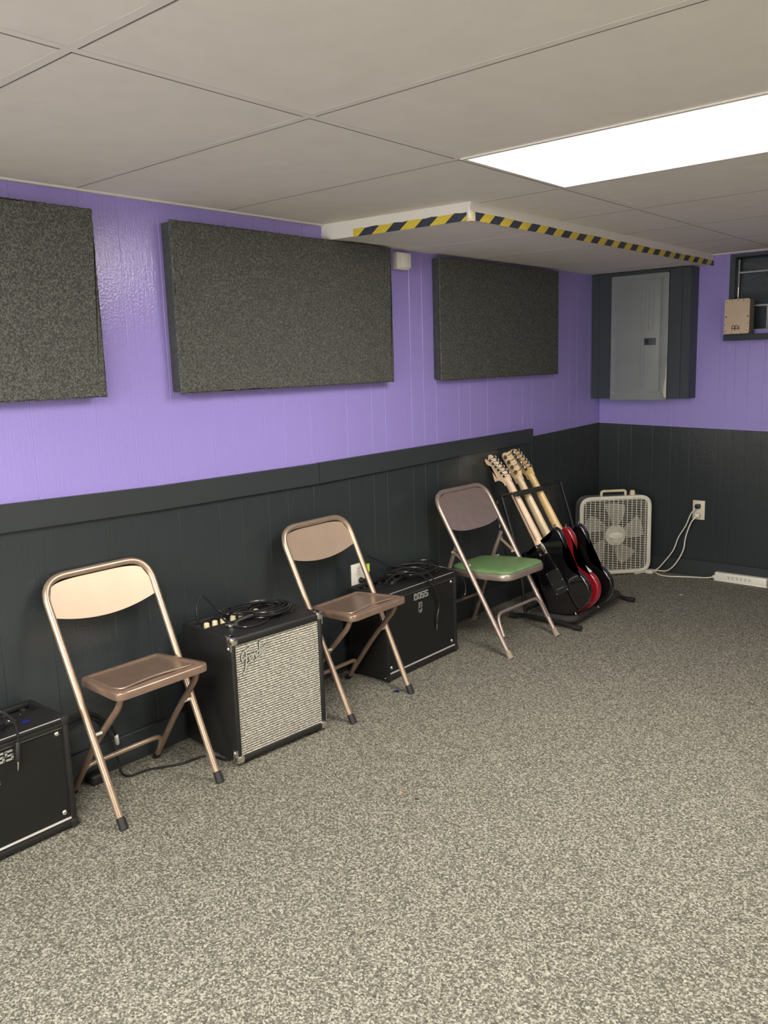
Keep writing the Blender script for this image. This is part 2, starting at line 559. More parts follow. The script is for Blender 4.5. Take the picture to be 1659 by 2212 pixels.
# far wall with its window opening x WX0..WX1, z WZ0..WZ1
WX0, WX1, WZ0, WZ1 = 0.878, 1.80, 1.605, 2.100
bm = bmesh.new()
for lo, hi in (((-0.12, 0), (WX0, H + .1)), ((WX0, 0), (WX1, WZ0)), ((WX1, 0), (XR + 0.1, H + .1)), ((WX0, WZ1), (WX1, H + .1))):
    a_box(bm, (lo[0], YF + TH, lo[1]), (hi[0], YF + 0.16, hi[1]))
wf = put('wall_far', bm, 'wall_f', smooth=False, kind='structure')
gf = [0.0, 0.155, 0.248, 0.404, 0.53, 0.660, 0.837, 0.878, 0.934, 1.015, 1.109, 1.35, 1.6, 1.80, 2.0, 2.25, 2.4, 2.7, 2.95, 3.2, 3.5, 3.8, 4.1, 4.5, 4.9, XR]
for lo, hi in zip(gf, gf[1:]):
    z1 = WZ0 if (lo >= WX0 - 1e-6 and hi <= WX1 + 1e-6) else H + 0.02
    c = 0.0022
    prof = [(lo, YF + TH), (hi, YF + TH), (hi, YF + 0.0016), (hi - c, YF), (lo + c, YF), (lo, YF + 0.0016)]
    bm = bmesh.new()
    a = [bm.verts.new((x, y, 0.0)) for x, y in prof]
    b = [bm.verts.new((x, y, z1)) for x, y in prof]
    for i in range(6):
        bm.faces.new((a[i], a[(i + 1) % 6], b[(i + 1) % 6], b[i]))
    bm.faces.new(a); bm.faces.new(b[::-1])
    put('plank', bm, 'wall_f', wf, smooth=False)
box('wall_right', (XR, YB - 0.1, 0), (XR + 0.12, YF + 0.2, H + 0.1), 'off_white', kind='structure')
box('wall_back', (-0.1, YB - 0.12, 0), (XR + 0.1, YB, H + 0.1), 'off_white', kind='structure')

# ceiling: backing, lay-in tiles, grid of T-bars; the low soffit in the corner
SX, SY, SZ = 0.768, 2.906, 2.046        # soffit outer edges and underside
ceil = box('ceiling', (-0.12, YB - 0.1, H + 0.03), (XR + 0.1, YF + 0.2, H + 0.12), 'void', kind='structure')
xs = [0.0, GX, GX + 2 * T, GX + 4 * T, XR]
ys = [YB] + [GY + k * T for k in range(-4, 8)] + [YF]
ys = [y for y in ys if YB <= y <= YF]
lamp_cells = [(round(x, 2), round(y, 2)) for x, y, w in TROFFERS]
BAR = 0.0115
for x0, x1 in zip(xs, xs[1:]):
    for y0_, y1_ in zip(ys, ys[1:]):
        if (round(x0, 2), round(y0_, 2)) in lamp_cells:
            continue
        box('ceiling_tile', (x0 + 0.0120, y0_ + 0.0120, H + 0.0015), (x1 - 0.0120, y1_ - 0.0120, H + 0.016), 'tile', ceil, smooth=False)
for x in xs[1:-1]:
    box('grid_bar', (x - BAR, YB, H + 0.0012), (x + BAR, YF, H + 0.004), 'grid', ceil, smooth=False)
for y in ys[1:-1]:
    for x0, x1 in zip(xs, xs[1:]):
        box('grid_bar', (x0 + BAR, y - BAR, H + 0.0012), (x1 - BAR, y + BAR, H + 0.004), 'grid', ceil, smooth=False)
for x in xs[1:-1]:  # dark strips stand in for the shaded gap beside each bar
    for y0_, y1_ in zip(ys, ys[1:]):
        box('joint_shadow_strip', (x - BAR - 0.0042, y0_ + BAR, H + 0.0009), (x - BAR, y1_ - BAR, H + 0.003), 'joint_shadow', ceil, smooth=False)
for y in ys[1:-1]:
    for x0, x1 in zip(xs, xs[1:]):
        box('joint_shadow_strip', (x0 + BAR, y + BAR, H + 0.0009), (x1 - BAR, y + BAR + 0.0042, H + 0.003), 'joint_shadow', ceil, smooth=False)
box('wall_angle', (0.0005, YB, H - 0.006), (0.016, SY - 0.03, H + 0.001), 'grid', ceil, smooth=False)
box('wall_angle', (SX, YF - 0.016, H - 0.006), (XR, YF - 0.0005, H + 0.001), 'grid', ceil, smooth=False)

sof = box('soffit', (0.0, SY + 0.006, SZ + 0.012), (SX - 0.004, YF, H + 0.004), 'void', ceil, smooth=False)
# lay-in tiles under the soffit with their joints
sy = [SY + 0.018, 3.44, 4.03, 4.62, 5.21, YF]
for a_, b_ in zip(sy, sy[1:]):
    box('soffit_tile', (0.002, a_ + 0.003, SZ), (SX - 0.012, b_ - 0.003, SZ + 0.012), 'tile', sof, smooth=False)
# white fascia boards, then the angle that carries the tape
def fascia(y_or_x):
    pass
bm = bmesh.new()
quad = [(0.0, SY - 0.062), (SX + 0.004, SY - 0.004), (SX + 0.004, SY + 0.010), (0.0, SY - 0.048)]
lo = [bm.verts.new((x, y, SZ + 0.020)) for x, y in quad]
hi = [bm.verts.new((x, y, H + 0.002)) for x, y in quad]
for i in range(4):
    bm.faces.new((lo[i], lo[(i + 1) % 4], hi[(i + 1) % 4], hi[i]))
bm.faces.new(lo); bm.faces.new(hi[::-1])
put('fascia_board', bm, 'white_trim', sof, smooth=False)
box('fascia_board', (SX - 0.006, SY + 0.004, SZ + 0.020), (SX + 0.006, 5.02, H + 0.002), 'white_trim', sof, smooth=False)
box('fascia_board', (SX - 0.006, 5.024, SZ + 0.020), (SX + 0.006, YF, H + 0.002), 'white_trim', sof, smooth=False)
bm = bmesh.new()
quad = [(0.0, SY - 0.066), (SX + 0.008, SY - 0.008), (SX + 0.008, SY + 0.02), (0.0, SY + 0.02)]
lo = [bm.verts.new((x, y, SZ - 0.004)) for x, y in quad]
hi = [bm.verts.new((x, y, SZ + 0.026)) for x, y in quad]
for i in range(4):
    bm.faces.new((lo[i], lo[(i + 1) % 4], hi[(i + 1) % 4], hi[i]))
bm.faces.new(lo); bm.faces.new(hi[::-1])
put('edge_angle', bm, 'white_trim', sof, smooth=False)
box('edge_angle', (SX - 0.022, SY + 0.012, SZ - 0.004), (SX + 0.010, YF, SZ + 0.026), 'white_trim', sof, smooth=False)

# hazard tape on the soffit edge: two runs meeting at the corner clip
def tape_strip(pts_lo, hgt, thick, mat, label):
    bm = bmesh.new()
    (x0, y0_, z0), (x1, y1_, z1), nrm = pts_lo
    n_ = 24
    for i in range(n_):
        a, b = i / n_, (i + 1) / n_
        def pt(s, up, o):
            w = 0.0012 * math.sin(s * 37) + 0.0008 * math.sin(s * 91)
            return bm.verts.new((x0 + (x1 - x0) * s + nrm[0] * o, y0_ + (y1_ - y0_) * s + nrm[1] * o, z0 + (z1 - z0) * s + up + (w if up else 0)))
        A = [pt(a, 0, 0.0006), pt(b, 0, 0.0006), pt(b, hgt, 0.0006), pt(a, hgt, 0.0006)]
        B = [pt(a, 0, thick), pt(b, 0, thick), pt(b, hgt, thick), pt(a, hgt, thick)]
        for k in range(4):
            bm.faces.new((A[k], A[(k + 1) % 4], B[(k + 1) % 4], B[k]))
        bm.faces.new(A); bm.faces.new(B[::-1])
    bmesh.ops.remove_doubles(bm, verts=bm.verts[:], dist=1e-5)
    put('hazard_tape', bm, mat, smooth=False, label=label, cat='tape', group='hazard tape on the edge of the low ceiling box')
tape_strip(((0.185, SY - 0.052, SZ - 0.006), (SX - 0.012, SY - 0.0095, SZ - 0.006), (0.05, -1)), 0.033, 0.0022, 'tape_x',
           'shorter yellow and black striped tape on the soffit edge nearest the camera')
tape_strip(((SX + 0.010, SY + 0.012, SZ - 0.006), (SX + 0.010, YF - 0.01, SZ - 0.006), (1, 0)), 0.033, 0.0022, 'tape_y',
           'longer yellow and black striped tape along soffit edge running to the far wall')
ob = box('corner_clip', (SX - 0.010, SY - 0.016, SZ - 0.010), (SX + 0.016, SY + 0.012, SZ + 0.030), 'cream', bevel=0.003,
    label='small pale clip wrapped around the striped soffit corner', cat='clip')
box('clip_tongue', (SX - 0.004, SY - 0.020, SZ - 0.002), (SX + 0.009, SY - 0.013, SZ + 0.050), 'white_trim', ob, bevel=0.002)

# baseboards and chair rail
box('baseboard_left', (0.0005, YB, 0), (0.014, YF, 0.118), 'black_paint', bevel=0.002, seg=1, kind='structure')
box('baseboard_far', (0.014, YF - 0.014, 0), (XR, YF - 0.0005, 0.112), 'black_paint', bevel=0.002, seg=1, kind='structure')

def rail(name, secs):
    bm = bmesh.new()
    rings = []
    for y, zb, zt in secs:
        c = 0.0025
        rings.append([bm.verts.new(v) for v in ((0.0005, y, zb), (0.019 - c, y, zb), (0.019, y, zb + c), (0.019, y, zt - c), (0.019 - c, y, zt), (0.0005, y, zt))])
    for A, B in zip(rings, rings[1:]):
        for k in range(6):
            bm.faces.new((A[k], A[(k + 1) % 6], B[(k + 1) % 6], B[k]))
    bm.faces.new(rings[0]); bm.faces.new(rings[-1][::-1])
    put(name, bm, 'black_paint', smooth=False, kind='structure')
rail('trim_1', [(YB, 0.985, 1.082), (0.6, 0.980, 1.076), (1.25, 0.974, 1.070), (1.88, 0.958, 1.053), (2.744, 0.950, 1.0465)])
rail('trim_2', [(2.747, 0.9505, 1.048), (3.4, 0.957, 1.051), (4.08, 0.966, 1.054), (4.666, 0.972, 1.058)])

# window_1: dark recess, bars, glass, sill
win = box('window_1', (WX0, YF + 0.130, WZ0), (WX1, YF + 0.150, WZ1), 'pane_dark', kind='structure')
bm = bmesh.new()
a_box(bm, (WX0, YF + 0.004, WZ0), (WX0 + 0.032, YF + 0.13, WZ1)); a_box(bm, (WX1 - 0.032, YF + 0.004, WZ0), (WX1, YF + 0.13, WZ1))
a_box(bm, (WX0 + 0.032, YF + 0.004, WZ1 - 0.02), (WX1 - 0.032, YF + 0.13, WZ1))
put('window_frame', bm, 'navy_box', win, smooth=False)
box('bottom_frame', (WX0 + 0.032, YF + 0.03, WZ0), (WX1 - 0.032, YF + 0.13, WZ0 + 0.024), 'purple', win, smooth=False)
box('glass_pane', (WX0 + 0.034, YF + 0.09, WZ0 + 0.026), (WX1 - 0.034, YF + 0.094, WZ1 - 0.022), 'glass', win, smooth=False)
for lo, hi in (((0.909, 1.63), (0.917, 2.07)), ((0.917, 1.985), (1.77, 1.994)), ((0.917, 1.776), (1.77, 1.786)), ((1.093, 1.63), (1.100, 1.776)), ((0.917, 1.630), (1.77, 1.636)), ((1.32, 1.636), (1.33, 2.07))):
    box('window_bar', (lo[0], YF + 0.066, lo[1]), (hi[0], YF + 0.080, hi[1]), 'muntin', win, smooth=False)
tube('window_rod', [(0.9145, YF + 0.060, 1.845), (0.9145, YF + 0.060, 1.90)], 0.0035, 'chrome', win, seg=8, label='short shiny latch rod')
box('window_sill', (0.888, YF - 0.105, 1.567), (WX1 + 0.02, YF + 0.03, 1.604), 'navy_box', win, bevel=0.003, label='dark projecting sill')

# glowing fill panel added on the back wall behind the camera to brighten the ceiling
fill_panel = box('added_fill_panel', (0.50, YB + 0.004, 0.85), (2.30, YB + 0.012, 1.85), 'diffuser', kind='structure')
bm = bmesh.new()
for lo, hi in (((0.45, 0.80), (2.35, 0.85)), ((0.45, 1.85), (2.35, 1.90)), ((0.45, 0.85), (0.50, 1.85)), ((2.30, 0.85), (2.35, 1.85)), ((1.38, 0.85), (1.42, 1.85))):
    a_box(bm, (lo[0], YB + 0.001, lo[1]), (hi[0], YB + 0.030, hi[1]))
put('window_frame', bm, 'white_trim', fill_panel, smooth=False)  # frame drawn around the added fill panel
la = bpy.data.lights.new('fill_light', 'AREA')
la.shape = 'RECTANGLE'; la.size, la.size_y = 1.75, 0.95
la.energy = FILL_W; la.color = FILL_COL
lo_ = bpy.data.objects.new('fill_light', la); COL.objects.link(lo_)
lo_.parent = fill_panel; lo_.location = (1.40, YB + 0.035, 1.35); lo_.rotation_euler = (math.radians(90), 0, math.radians(180))

# ------------------------------------------------------------------ ceiling lights
def troffer(x, y, w, label):
    L, W_ = 2 * T, T
    o = empty('ceiling_light', (x, y, H), label=label, cat='light', group='flat ceiling light panels')
    bm = bmesh.new()
    b = 0.018
    for lo, hi in (((0, 0), (L, b)), ((0, W_ - b), (L, W_)), ((0, b), (b, W_ - b)), ((L - b, b), (L, W_ - b))):
        a_box(bm, (lo[0] + .001, lo[1] + .001, -0.003), (hi[0] - .001, hi[1] - .001, 0.010))
    put('frame', bm, 'grid', o, smooth=False)
    box('diffuser', (b, b, 0.001), (L - b, W_ - b, 0.006), 'diffuser', o, smooth=False)
    la = bpy.data.lights.new('tube_glow', 'AREA')
    la.shape = 'RECTANGLE'
    la.size, la.size_y = L - 2 * b - 0.01, W_ - 2 * b - 0.01
    la.energy = w
    la.color = LAMP_COL
    lo_ = bpy.data.objects.new('lamp_tubes', la)
    COL.objects.link(lo_)
    lo_.parent = o
    lo_.location = (L / 2, W_ / 2, -0.002)
troffer(*TROFFERS[0], 'bright flat ceiling light panel above the carpet')
troffer(*TROFFERS[1], 'ceiling light panel behind the camera on the left side')
troffer(*TROFFERS[2], 'ceiling light panel to the right of the camera')

# ------------------------------------------------------------------ acoustic panels
def acoustic(y0_, y1_, z0, z1, th, label):
    o = empty('acoustic_panel', (0.001, y0_, z0), label=label, cat='acoustic panel', group='charcoal acoustic panels on the lavender wall')
    W_, Hh = y1_ - y0_, z1 - z0
    bm = bmesh.new()
    a_box(bm, (0, 0.006, 0.006), (th - 0.006, W_ - 0.006, Hh - 0.006), 0.006)
    put('core', bm, 'feltside', o)
    # fabric face with ragged edge
    bm = bmesh.new()
    per = []
    n1, n2 = int(W_ / 0.008), int(Hh / 0.008)
    for i in range(n1): per.append((W_ * i / n1, 0))
    for i in range(n2): per.append((W_, Hh * i / n2))
    for i in range(n1): per.append((W_ * (1 - i / n1), Hh))
    for i in range(n2): per.append((0, Hh * (1 - i / n2)))
    out = [Vector((a + random.uniform(-.0016, .0016), b + random.uniform(-.0016, .0016))) for a, b in per]
    L = [(inset(out, 0.004), th - 0.014), (out, th - 0.009), (out, th - 0.003), (inset(out, 0.004), th)]
    a_layers(bm, L, lambda a, b, h: (h, a, b))
    put('fabric_face', bm, 'felt', o, smooth=False)
acoustic(0.39, 1.660, 1.403, 2.040, 0.064, 'charcoal acoustic panel cut off at the left edge of the photo')
acoustic(1.974, 3.250, 1.400, 2.039, 0.066, 'wide charcoal acoustic panel above the middle chairs, left of the sensor box')
acoustic(3.655, 4.918, 1.392, 2.030, 0.056, 'charcoal acoustic panel between the sensor box and the far corner')

# small white box on the wall
o = empty('wall_sensor', (0, 3.383, 1.948), label='small white plastic sensor box high on wall between two acoustic panels', cat='sensor')
box('housing', (0.0005, -0.050, 0), (0.036, 0.050, 0.083), 'white_plastic', o, bevel=0.006)
box('front_cover', (0.034, -0.030, 0.008), (0.046, 0.050, 0.080), 'white_plastic', o, bevel=0.005)

# ------------------------------------------------------------------ folding chairs
def plate_patch(bm, half, zt, zb, f3, th, nu=22, nv=6):
    """curved back plate; half(v) gives half width, zt(u)/zb(u) top and bottom"""
    grids = []
    for side in (0, 1):
        g = []
        for j in range(nv + 1):
            row = []
            for i in range(nu + 1):
                u = -1 + 2 * i / nu
                z = zb(u) + (zt(u) - zb(u)) * j / nv
                row.append(bm.verts.new(f3(u * half, z, side * th)))
            g.append(row)
        grids.append(g)
    for s, g in enumerate(grids):
        for j in range(nv):
            for i in range(nu):
                q = (g[j][i], g[j][i + 1], g[j + 1][i + 1], g[j + 1][i])
                bm.faces.new(q if s else q[::-1])
    A, B = grids
    rim = [(0, i) for i in range(nu)] + [(j, nu) for j in range(nv)] + [(nv, i) for i in range(nu, 0, -1)] + [(j, 0) for j in range(nv, 0, -1)]
    for k in range(len(rim)):
        a, b = rim[k], rim[(k + 1) % len(rim)]
        bm.faces.new((A[a[0]][a[1]], A[b[0]][b[1]], B[b[0]][b[1]], B[a[0]][a[1]]))

def superell(u, p=3.2):
    return (max(0.0, 1 - abs(u) ** p)) ** (1 / p)

def bronze_chair(loc, rz, label):
    o = empty('folding_chair', loc, (0, 0, rz), label=label, cat='chair', group='bronze steel folding chairs')
    r = 0.0125
    fx, tx, tz = 0.395, 0.022, 0.795            # foot, top of the back
    hw, hb = 0.200, 0.212
    def on_back(s, y, n=0.0):                    # s runs up the front tubes 0..1
        d = Vector((tx - fx, 0, tz)).normalized()
        nn = Vector((tz, 0, fx - tx)).normalized()
        p = Vector((fx + (tx - fx) * s, y, tz * s)) + nn * n
        return p
    pts = bend([(fx, -hw, 0.012), tuple(on_back(1, -hb)), tuple(on_back(1, hb)), (fx, hw, 0.012)], 0.095, 9)
    tube('tube_frame', pts, r, 'bronze', o, seg=14)
    # back plate inside the top of the loop
    bm = bmesh.new()
    Ls = Vector((fx - tx, 0, tz)).length
    def f3(y, z, h):
        bow = -0.010 * (1 - (y / hb) ** 2)
        return on_back(z / Ls, y, bow + h - 0.002)
    top = Ls - r - 0.002
    plate_patch(bm, hb - r - 0.002, lambda u: top - 0.062 * (1 - superell(u, 3.6)), lambda u: top - 0.158 + 0.030 * u * u, f3, 0.003)
    put('backrest', bm, 'bronze_back', o)
    # seat pan: skirt, rolled edge, recessed centre with a raised lip near the front
    out = round_outline([(0.118, -0.155), (0.402, -0.180), (0.402, 0.196), (0.118, 0.166)], [0.03, 0.042, 0.042, 0.03], 7)
    zt = 0.462
    def zs(x):
        return -0.012 * (0.395 - x) / 0.28
    f = lambda x, y, h: (x, y, h + zs(x))
    bm = bmesh.new()
    a_layers(bm, [(inset(out, 0.004), zt - 0.027), (inset(out, 0.0005), zt - 0.028), (out, zt - 0.025), (out, zt - 0.008), (inset(out, 0.002), zt - 0.003), (inset(out, 0.007), zt),
                  (inset(out, 0.018), zt - 0.001), (inset(out, 0.022), zt + 0.0015), (inset(out, 0.028), zt - 0.003), (inset(out, 0.034), zt - 0.0045)], f, cap0=True)
    put('seat', bm, 'bronze_dark', o)
    tube('seat_lip', catmull([(0.335, -0.150, zt - 0.0035), (0.365, -0.135, zt - 0.0005), (0.358, -0.07, zt), (0.352, 0.0, zt), (0.358, 0.07, zt), (0.365, 0.135, zt - 0.0005), (0.335, 0.150, zt - 0.0035)], 6), 0.0035, 'bronze', o, seg=8)
    # rear legs: hooked under the seat front, crossing the frame, down to the wall
    for s in (-1, 1):
        tube('rear_leg', bend([(0.352, s * 0.153 + 0.017, zt - 0.030), (0.335, s * 0.156 + 0.015, zt - 0.075), (0.205, s * 0.168 + 0.005, 0.235), (0.042, s * 0.174, 0.008)], 0.08, 6), 0.0115, 'bronze_dark', o, seg=12)
        cyl('pivot_bolt', (0.262, s * 0.168, 0.290), (0.262, s * 0.204, 0.290), 0.006, 'satin', o, seg=10)
        cyl('foot_cap', (fx + 0.009, s * hw, 0.0), (fx - 0.010, s * hw, 0.036), 0.0155, 'rubber', o, r1=0.0145, seg=14, bev=0.002)
        cyl('foot_cap', (0.038, s * 0.174, 0.0), (0.052, s * 0.174, 0.022), 0.014, 'rubber', o, r1=0.013, seg=12)
    st = 0.098
    tube('stretcher', bend([(0.072, -0.171, 0.050), (0.110, -0.160, 0.118), (0.112, 0.160, 0.118), (0.072, 0.171, 0.050)], 0.05, 7), 0.0095, 'bronze', o, seg=10)
    return o

bronze_chair((0.010, 1.570, 0), math.radians(-0.3), 'bronze steel folding chair with a pale worn backrest, standing left of the silver-fronted amplifier')
bronze_chair((0.056, 2.632, 0), math.radians(1.0), 'bronze steel folding chair between the silver-fronted amplifier and the black amplifier')

def green_chair(loc, rz):
    o = empty('folding_chair', loc, (0, 0, rz), label='taupe steel folding chair with a green vinyl seat, beside the guitars', cat='chair')
    r = 0.0125
    fx, tx, tz = 0.575, 0.100, 0.805
    hw, hb = 0.2265, 0.232
    Ls = Vector((fx - tx, 0, tz)).length
    def on_back(s, y, n=0.0):
        nn = Vector((tz, 0, fx - tx)).normalized()
        return Vector((fx + (tx - fx) * s, y, tz * s)) + nn * n
    tube('tube_frame', bend([(fx, -hw, 0.012), tuple(on_back(1, -hb)), tuple(on_back(1, hb)), (fx, hw, 0.012)], 0.10, 9), r, 'taupe', o, seg=14)
    bm = bmesh.new()
    top = Ls - 0.004
    f3 = lambda y, z, h: on_back(z / Ls, y, h + 0.004 - 0.012 * (1 - (y / hb) ** 2))
    plate_patch(bm, hb - 0.008, lambda u: top - 0.088 * (1 - superell(u, 2.8)), lambda u: top - 0.235 + 0.030 * abs(u) ** 3, f3, 0.003, nu=26)
    put('backrest', bm, 'taupe', o)
    # seat: metal rim and padded top
    out = round_outline([(0.110, -0.185), (0.555, -0.195), (0.555, 0.195), (0.110, 0.185)], [0.06, 0.085, 0.085, 0.06], 8)
    out = round_outline([(0.135, -0.150), (0.32, -0.200), (0.545, -0.185), (0.545, 0.185), (0.32, 0.200), (0.135, 0.150)], [0.06, 0.12, 0.07, 0.07, 0.12, 0.06], 8)
    zt = 0.417
    f = lambda x, y, h: (x, y, h - 0.022 * (0.555 - x) / 0.44)
    bm = bmesh.new()
    a_layers(bm, [(inset(out, 0.006), zt - 0.034), (inset(out, 0.001), zt - 0.033), (out, zt - 0.028), (out, zt - 0.010), (inset(out, 0.004), zt - 0.002), (inset(out, 0.012), zt)], f)
    put('seat_rim', bm, 'taupe', o)
    bm = bmesh.new()
    a_layers(bm, [(inset(out, 0.008), zt - 0.002), (inset(out, 0.0065), zt + 0.004), (inset(out, 0.010), zt + 0.010), (inset(out, 0.020), zt + 0.015), (inset(out, 0.05), zt + 0.018)], f)
    put('seat_cushion', bm, 'green', o)
    for s in (-1, 1):
        tube('rear_leg', bend([(0.236, s * 0.205, 0.545), (0.188, s * 0.205, 0.425), (0.048, s * 0.195, 0.008)], 0.03, 4), 0.0115, 'taupe', o, seg=12)
        bm = bmesh.new()
        a_tube(bm, [(0.222, s * 0.214, 0.505), (0.312, s * 0.214, 0.442)], 0.009, 8)
        put('link_arm', bm, 'bronze_dark', o)
        for c in ((0.222, 0.505), (0.312, 0.442), (0.20, 0.40)):
            bm = bmesh.new()
            a_cyl(bm, (c[0], s * 0.196, c[1]), (c[0], s * 0.230, c[1]), 0.006, seg=10)
            put('rivet', bm, 'satin', o)
        cyl('foot_cap', (fx + 0.008, s * hw, 0.0), (fx - 0.014, s * hw, 0.038), 0.0175, 'tan_rubber', o, r1=0.014, seg=14, bev=0.003)
        cyl('foot_cap', (0.044, s * 0.195, 0.0), (0.058, s * 0.195, 0.024), 0.015, 'tan_rubber', o, seg=12)
    tube('front_brace', bend([(0.530, -0.209, 0.100), (0.478, -0.200, 0.206), (0.478, 0.200, 0.206), (0.530, 0.209, 0.100)], 0.055, 7), 0.0085, 'taupe', o, seg=10)
    tube('rear_brace', bend([(0.094, -0.180, 0.125), (0.125, -0.172, 0.185), (0.125, 0.172, 0.185), (0.094, 0.180, 0.125)], 0.04, 6), 0.0085, 'bronze_dark', o, seg=10)
green_chair((0.002, 3.738, 0), math.radians(-1.6))

# ------------------------------------------------------------------ amplifiers
def word(bm, text, w, h, y0_, z0, sw, x0, x1):
    """block capitals drawn as strokes on a plane of constant x"""
    G = {'B': [[(0, 0), (0, 1)], [(0, 1), (.8, 1), (.8, .55), (0.1, .52)], [(.1, .5), (1, .48), (1, 0), (0, 0)]],
         'O': [[(0, 0), (0, 1), (1, 1), (1, 0), (0, 0)]],
         'S': [[(1, 1), (0, 1), (0, .5), (1, .5), (1, 0), (0, 0)]]}
    f = lambda y, z, hh: (hh, y, z)
    y = y0_
    for ch in text:
        lines = []
        for ln in G[ch]:
            pts = [(y + a * w, z0 + b * h) for a, b in ln]
            for a, b in zip(pts, pts[1:]):
                lines.append([a, b])
        a_strokes(bm, lines, sw, x0, x1, f)
        y += w * 1.50

def combo_amp(loc, rz, W_, D, Hh, label, plug_side, logo_y, detailed):
    """black combo: local x 0..D (front at D), y 0..W_, z 0..Hh"""
    o = empty('guitar_amplifier', loc, (0, 0, rz), label=label, cat='amplifier', group='black guitar amplifiers with grey block lettering')
    ft = 0.010
    # shell: sides, top and bottom around a recessed grille, recessed control panel in the top
    bm = bmesh.new()
    a_box(bm, (0, 0, ft), (D, 0.020, Hh), 0.007)
    a_box(bm, (0, W_ - 0.020, ft), (D, W_, Hh), 0.007)
    a_box(bm, (0, 0.016, ft), (D, W_ - 0.016, ft + 0.022), 0.006)
    a_box(bm, (D * 0.42, 0.016, Hh - 0.018), (D, W_ - 0.016, Hh), 0.006)
    a_box(bm, (0, 0.016, Hh - 0.018), (D * 0.10, W_ - 0.016, Hh), 0.005)
    a_box(bm, (0, 0.016, ft + 0.02), (0.012, W_ - 0.016, Hh - 0.012))
    put('cabinet', bm, 'tolex', o)
    box('grille_cloth', (D - 0.022, 0.018, ft + 0.030), (D - 0.010, W_ - 0.018, Hh - 0.030), 'grill_black', o, smooth=False)
    bm = bmesh.new()
    a_box(bm, (D - 0.014, 0.019, Hh - 0.034), (D - 0.002, W_ - 0.019, Hh - 0.0175), 0.002)
    put('top_rail', bm, 'tolex', o)
    for z, mt in ((Hh - 0.036, 'badge_grey'), (ft + 0.028, 'satin')):
        cyl('piping', (D - 0.009, 0.019, z), (D - 0.009, W_ - 0.019, z), 0.0045 if mt == 'satin' else 0.0022, mt, o, seg=8)
    cyl('top_edge_piping', (D - 0.003, 0.03, Hh - 0.003), (D - 0.003, W_ - 0.002, Hh - 0.003), 0.0022, 'badge_grey', o, seg=8)
    for y in (0.038, W_ - 0.038):
        for z in (ft + 0.055, Hh - 0.052):
            bm = bmesh.new(); a_dome(bm, (D - 0.010, y, z), (1, 0, 0), 0.0095, 0.006)
            put('grille_stud', bm, 'chrome', o)
    # control panel
    px0, px1 = D * 0.09, D * 0.43
    box('control_panel', (px0, 0.016, Hh - 0.030), (px1, W_ - 0.016, Hh - 0.022), 'plate_black', o, smooth=False)
    for k in range(9 if detailed else 7):
        y = 0.06 + k * (W_ - 0.12) / (8 if detailed else 6)
        cyl('knob', ((px0 + px1) / 2, y, Hh - 0.022), ((px0 + px1) / 2, y, Hh - 0.002), 0.009, 'rubber', o, seg=12, bev=0.002)
        cyl('knob_ring', ((px0 + px1) / 2, y, Hh - 0.0225), ((px0 + px1) / 2, y, Hh - 0.0195), 0.0125, 'satin', o, seg=12)
    # strap handle with end caps
    hx = D * 0.60
    tube('handle', [(hx, W_ * .30, Hh + 0.004), (hx, W_ * .36, Hh + 0.016), (hx, W_ * .5, Hh + 0.020), (hx, W_ * .64, Hh + 0.016), (hx, W_ * .70, Hh + 0.004)], 0.0085, 'rubber', o, smooth_n=5)
    for y in (W_ * .29, W_ * .71):
        bm = bmesh.new(); a_box(bm, (hx - 0.013, y - 0.024, Hh - 0.001), (hx + 0.013, y + 0.024, Hh + 0.010), 0.004)
        put('handle_cap', bm, 'plate_black', o)
        bm = bmesh.new(); a_dome(bm, (hx, y, Hh + 0.009), (0, 0, 1), 0.006, 0.004)
        put('handle_screw', bm, 'chrome', o)
    # corner protectors
    for y in (0.0, W_):
        for z, s in ((ft, 1), (Hh, -1)):
            sy_ = 1 if y == 0 else -1
            bm = bmesh.new()
            a_box(bm, (D - 0.026, min(y - sy_ * .003, y + sy_ * .026), min(z - s * .003, z + s * .026)), (D + 0.003, max(y - sy_ * .003, y + sy_ * .026), max(z - s * .003, z + s * .026)), 0.006)
            put('corner_guard', bm, 'rubber', o)
            bm = bmesh.new(); a_dome(bm, (D - 0.016, y - sy_ * .003, z + s * 0.013), (0, -sy_, 0), 0.004, 0.003, 8)
            put('corner_screw', bm, 'chrome', o)
    for x in (0.03, D - 0.03):
        for y in (0.04, W_ - 0.04):
            cyl('rubber_foot', (x, y, 0.0), (x, y, ft + 0.001), 0.012, 'rubber', o, seg=12)
    # lettering and the small mark under it
    bm = bmesh.new()
    word(bm, 'BOSS', 0.0190, 0.027, logo_y, Hh - 0.077, 0.0056, D - 0.011, D - 0.006)
    put('lettering', bm, 'badge_grey', o, smooth=False)
    c = logo_y + 0.045
    f = lambda y, z, hh: (hh, y, z)
    bm = bmesh.new()
    zz = Hh - 0.100
    a_strokes(bm, [[(c - .013, zz), (c + .013, zz), (c + .011, zz - .022), (c + .004, zz - .026)], [(c + .0, zz), (c - .003, zz - .014), (c - .012, zz - .026)], [(c - .012, zz - .010), (c - .004, zz - .016)],
                   [(c - .013, zz - .034), (c, zz - .042), (c + .013, zz - .034)], [(c - .013, zz - .043), (c, zz - .051), (c + .013, zz - .043)]], 0.0032, D - 0.011, D - 0.008, f)
    put('emblem', bm, 'badge_grey', o, smooth=False)
    return o

combo_amp((0.045, 2.868, 0), 0, 0.565, 0.250, 0.432, 'black guitar amplifier between the bronze chair and the green-seated chair, cables heaped on top', 0, 0.222, True)
combo_amp((0.030, 0.770, 0), 0, 0.515, 0.244, 0.392, 'black guitar amplifier cut off at the left edge of the photo', 0, 0.222, False)

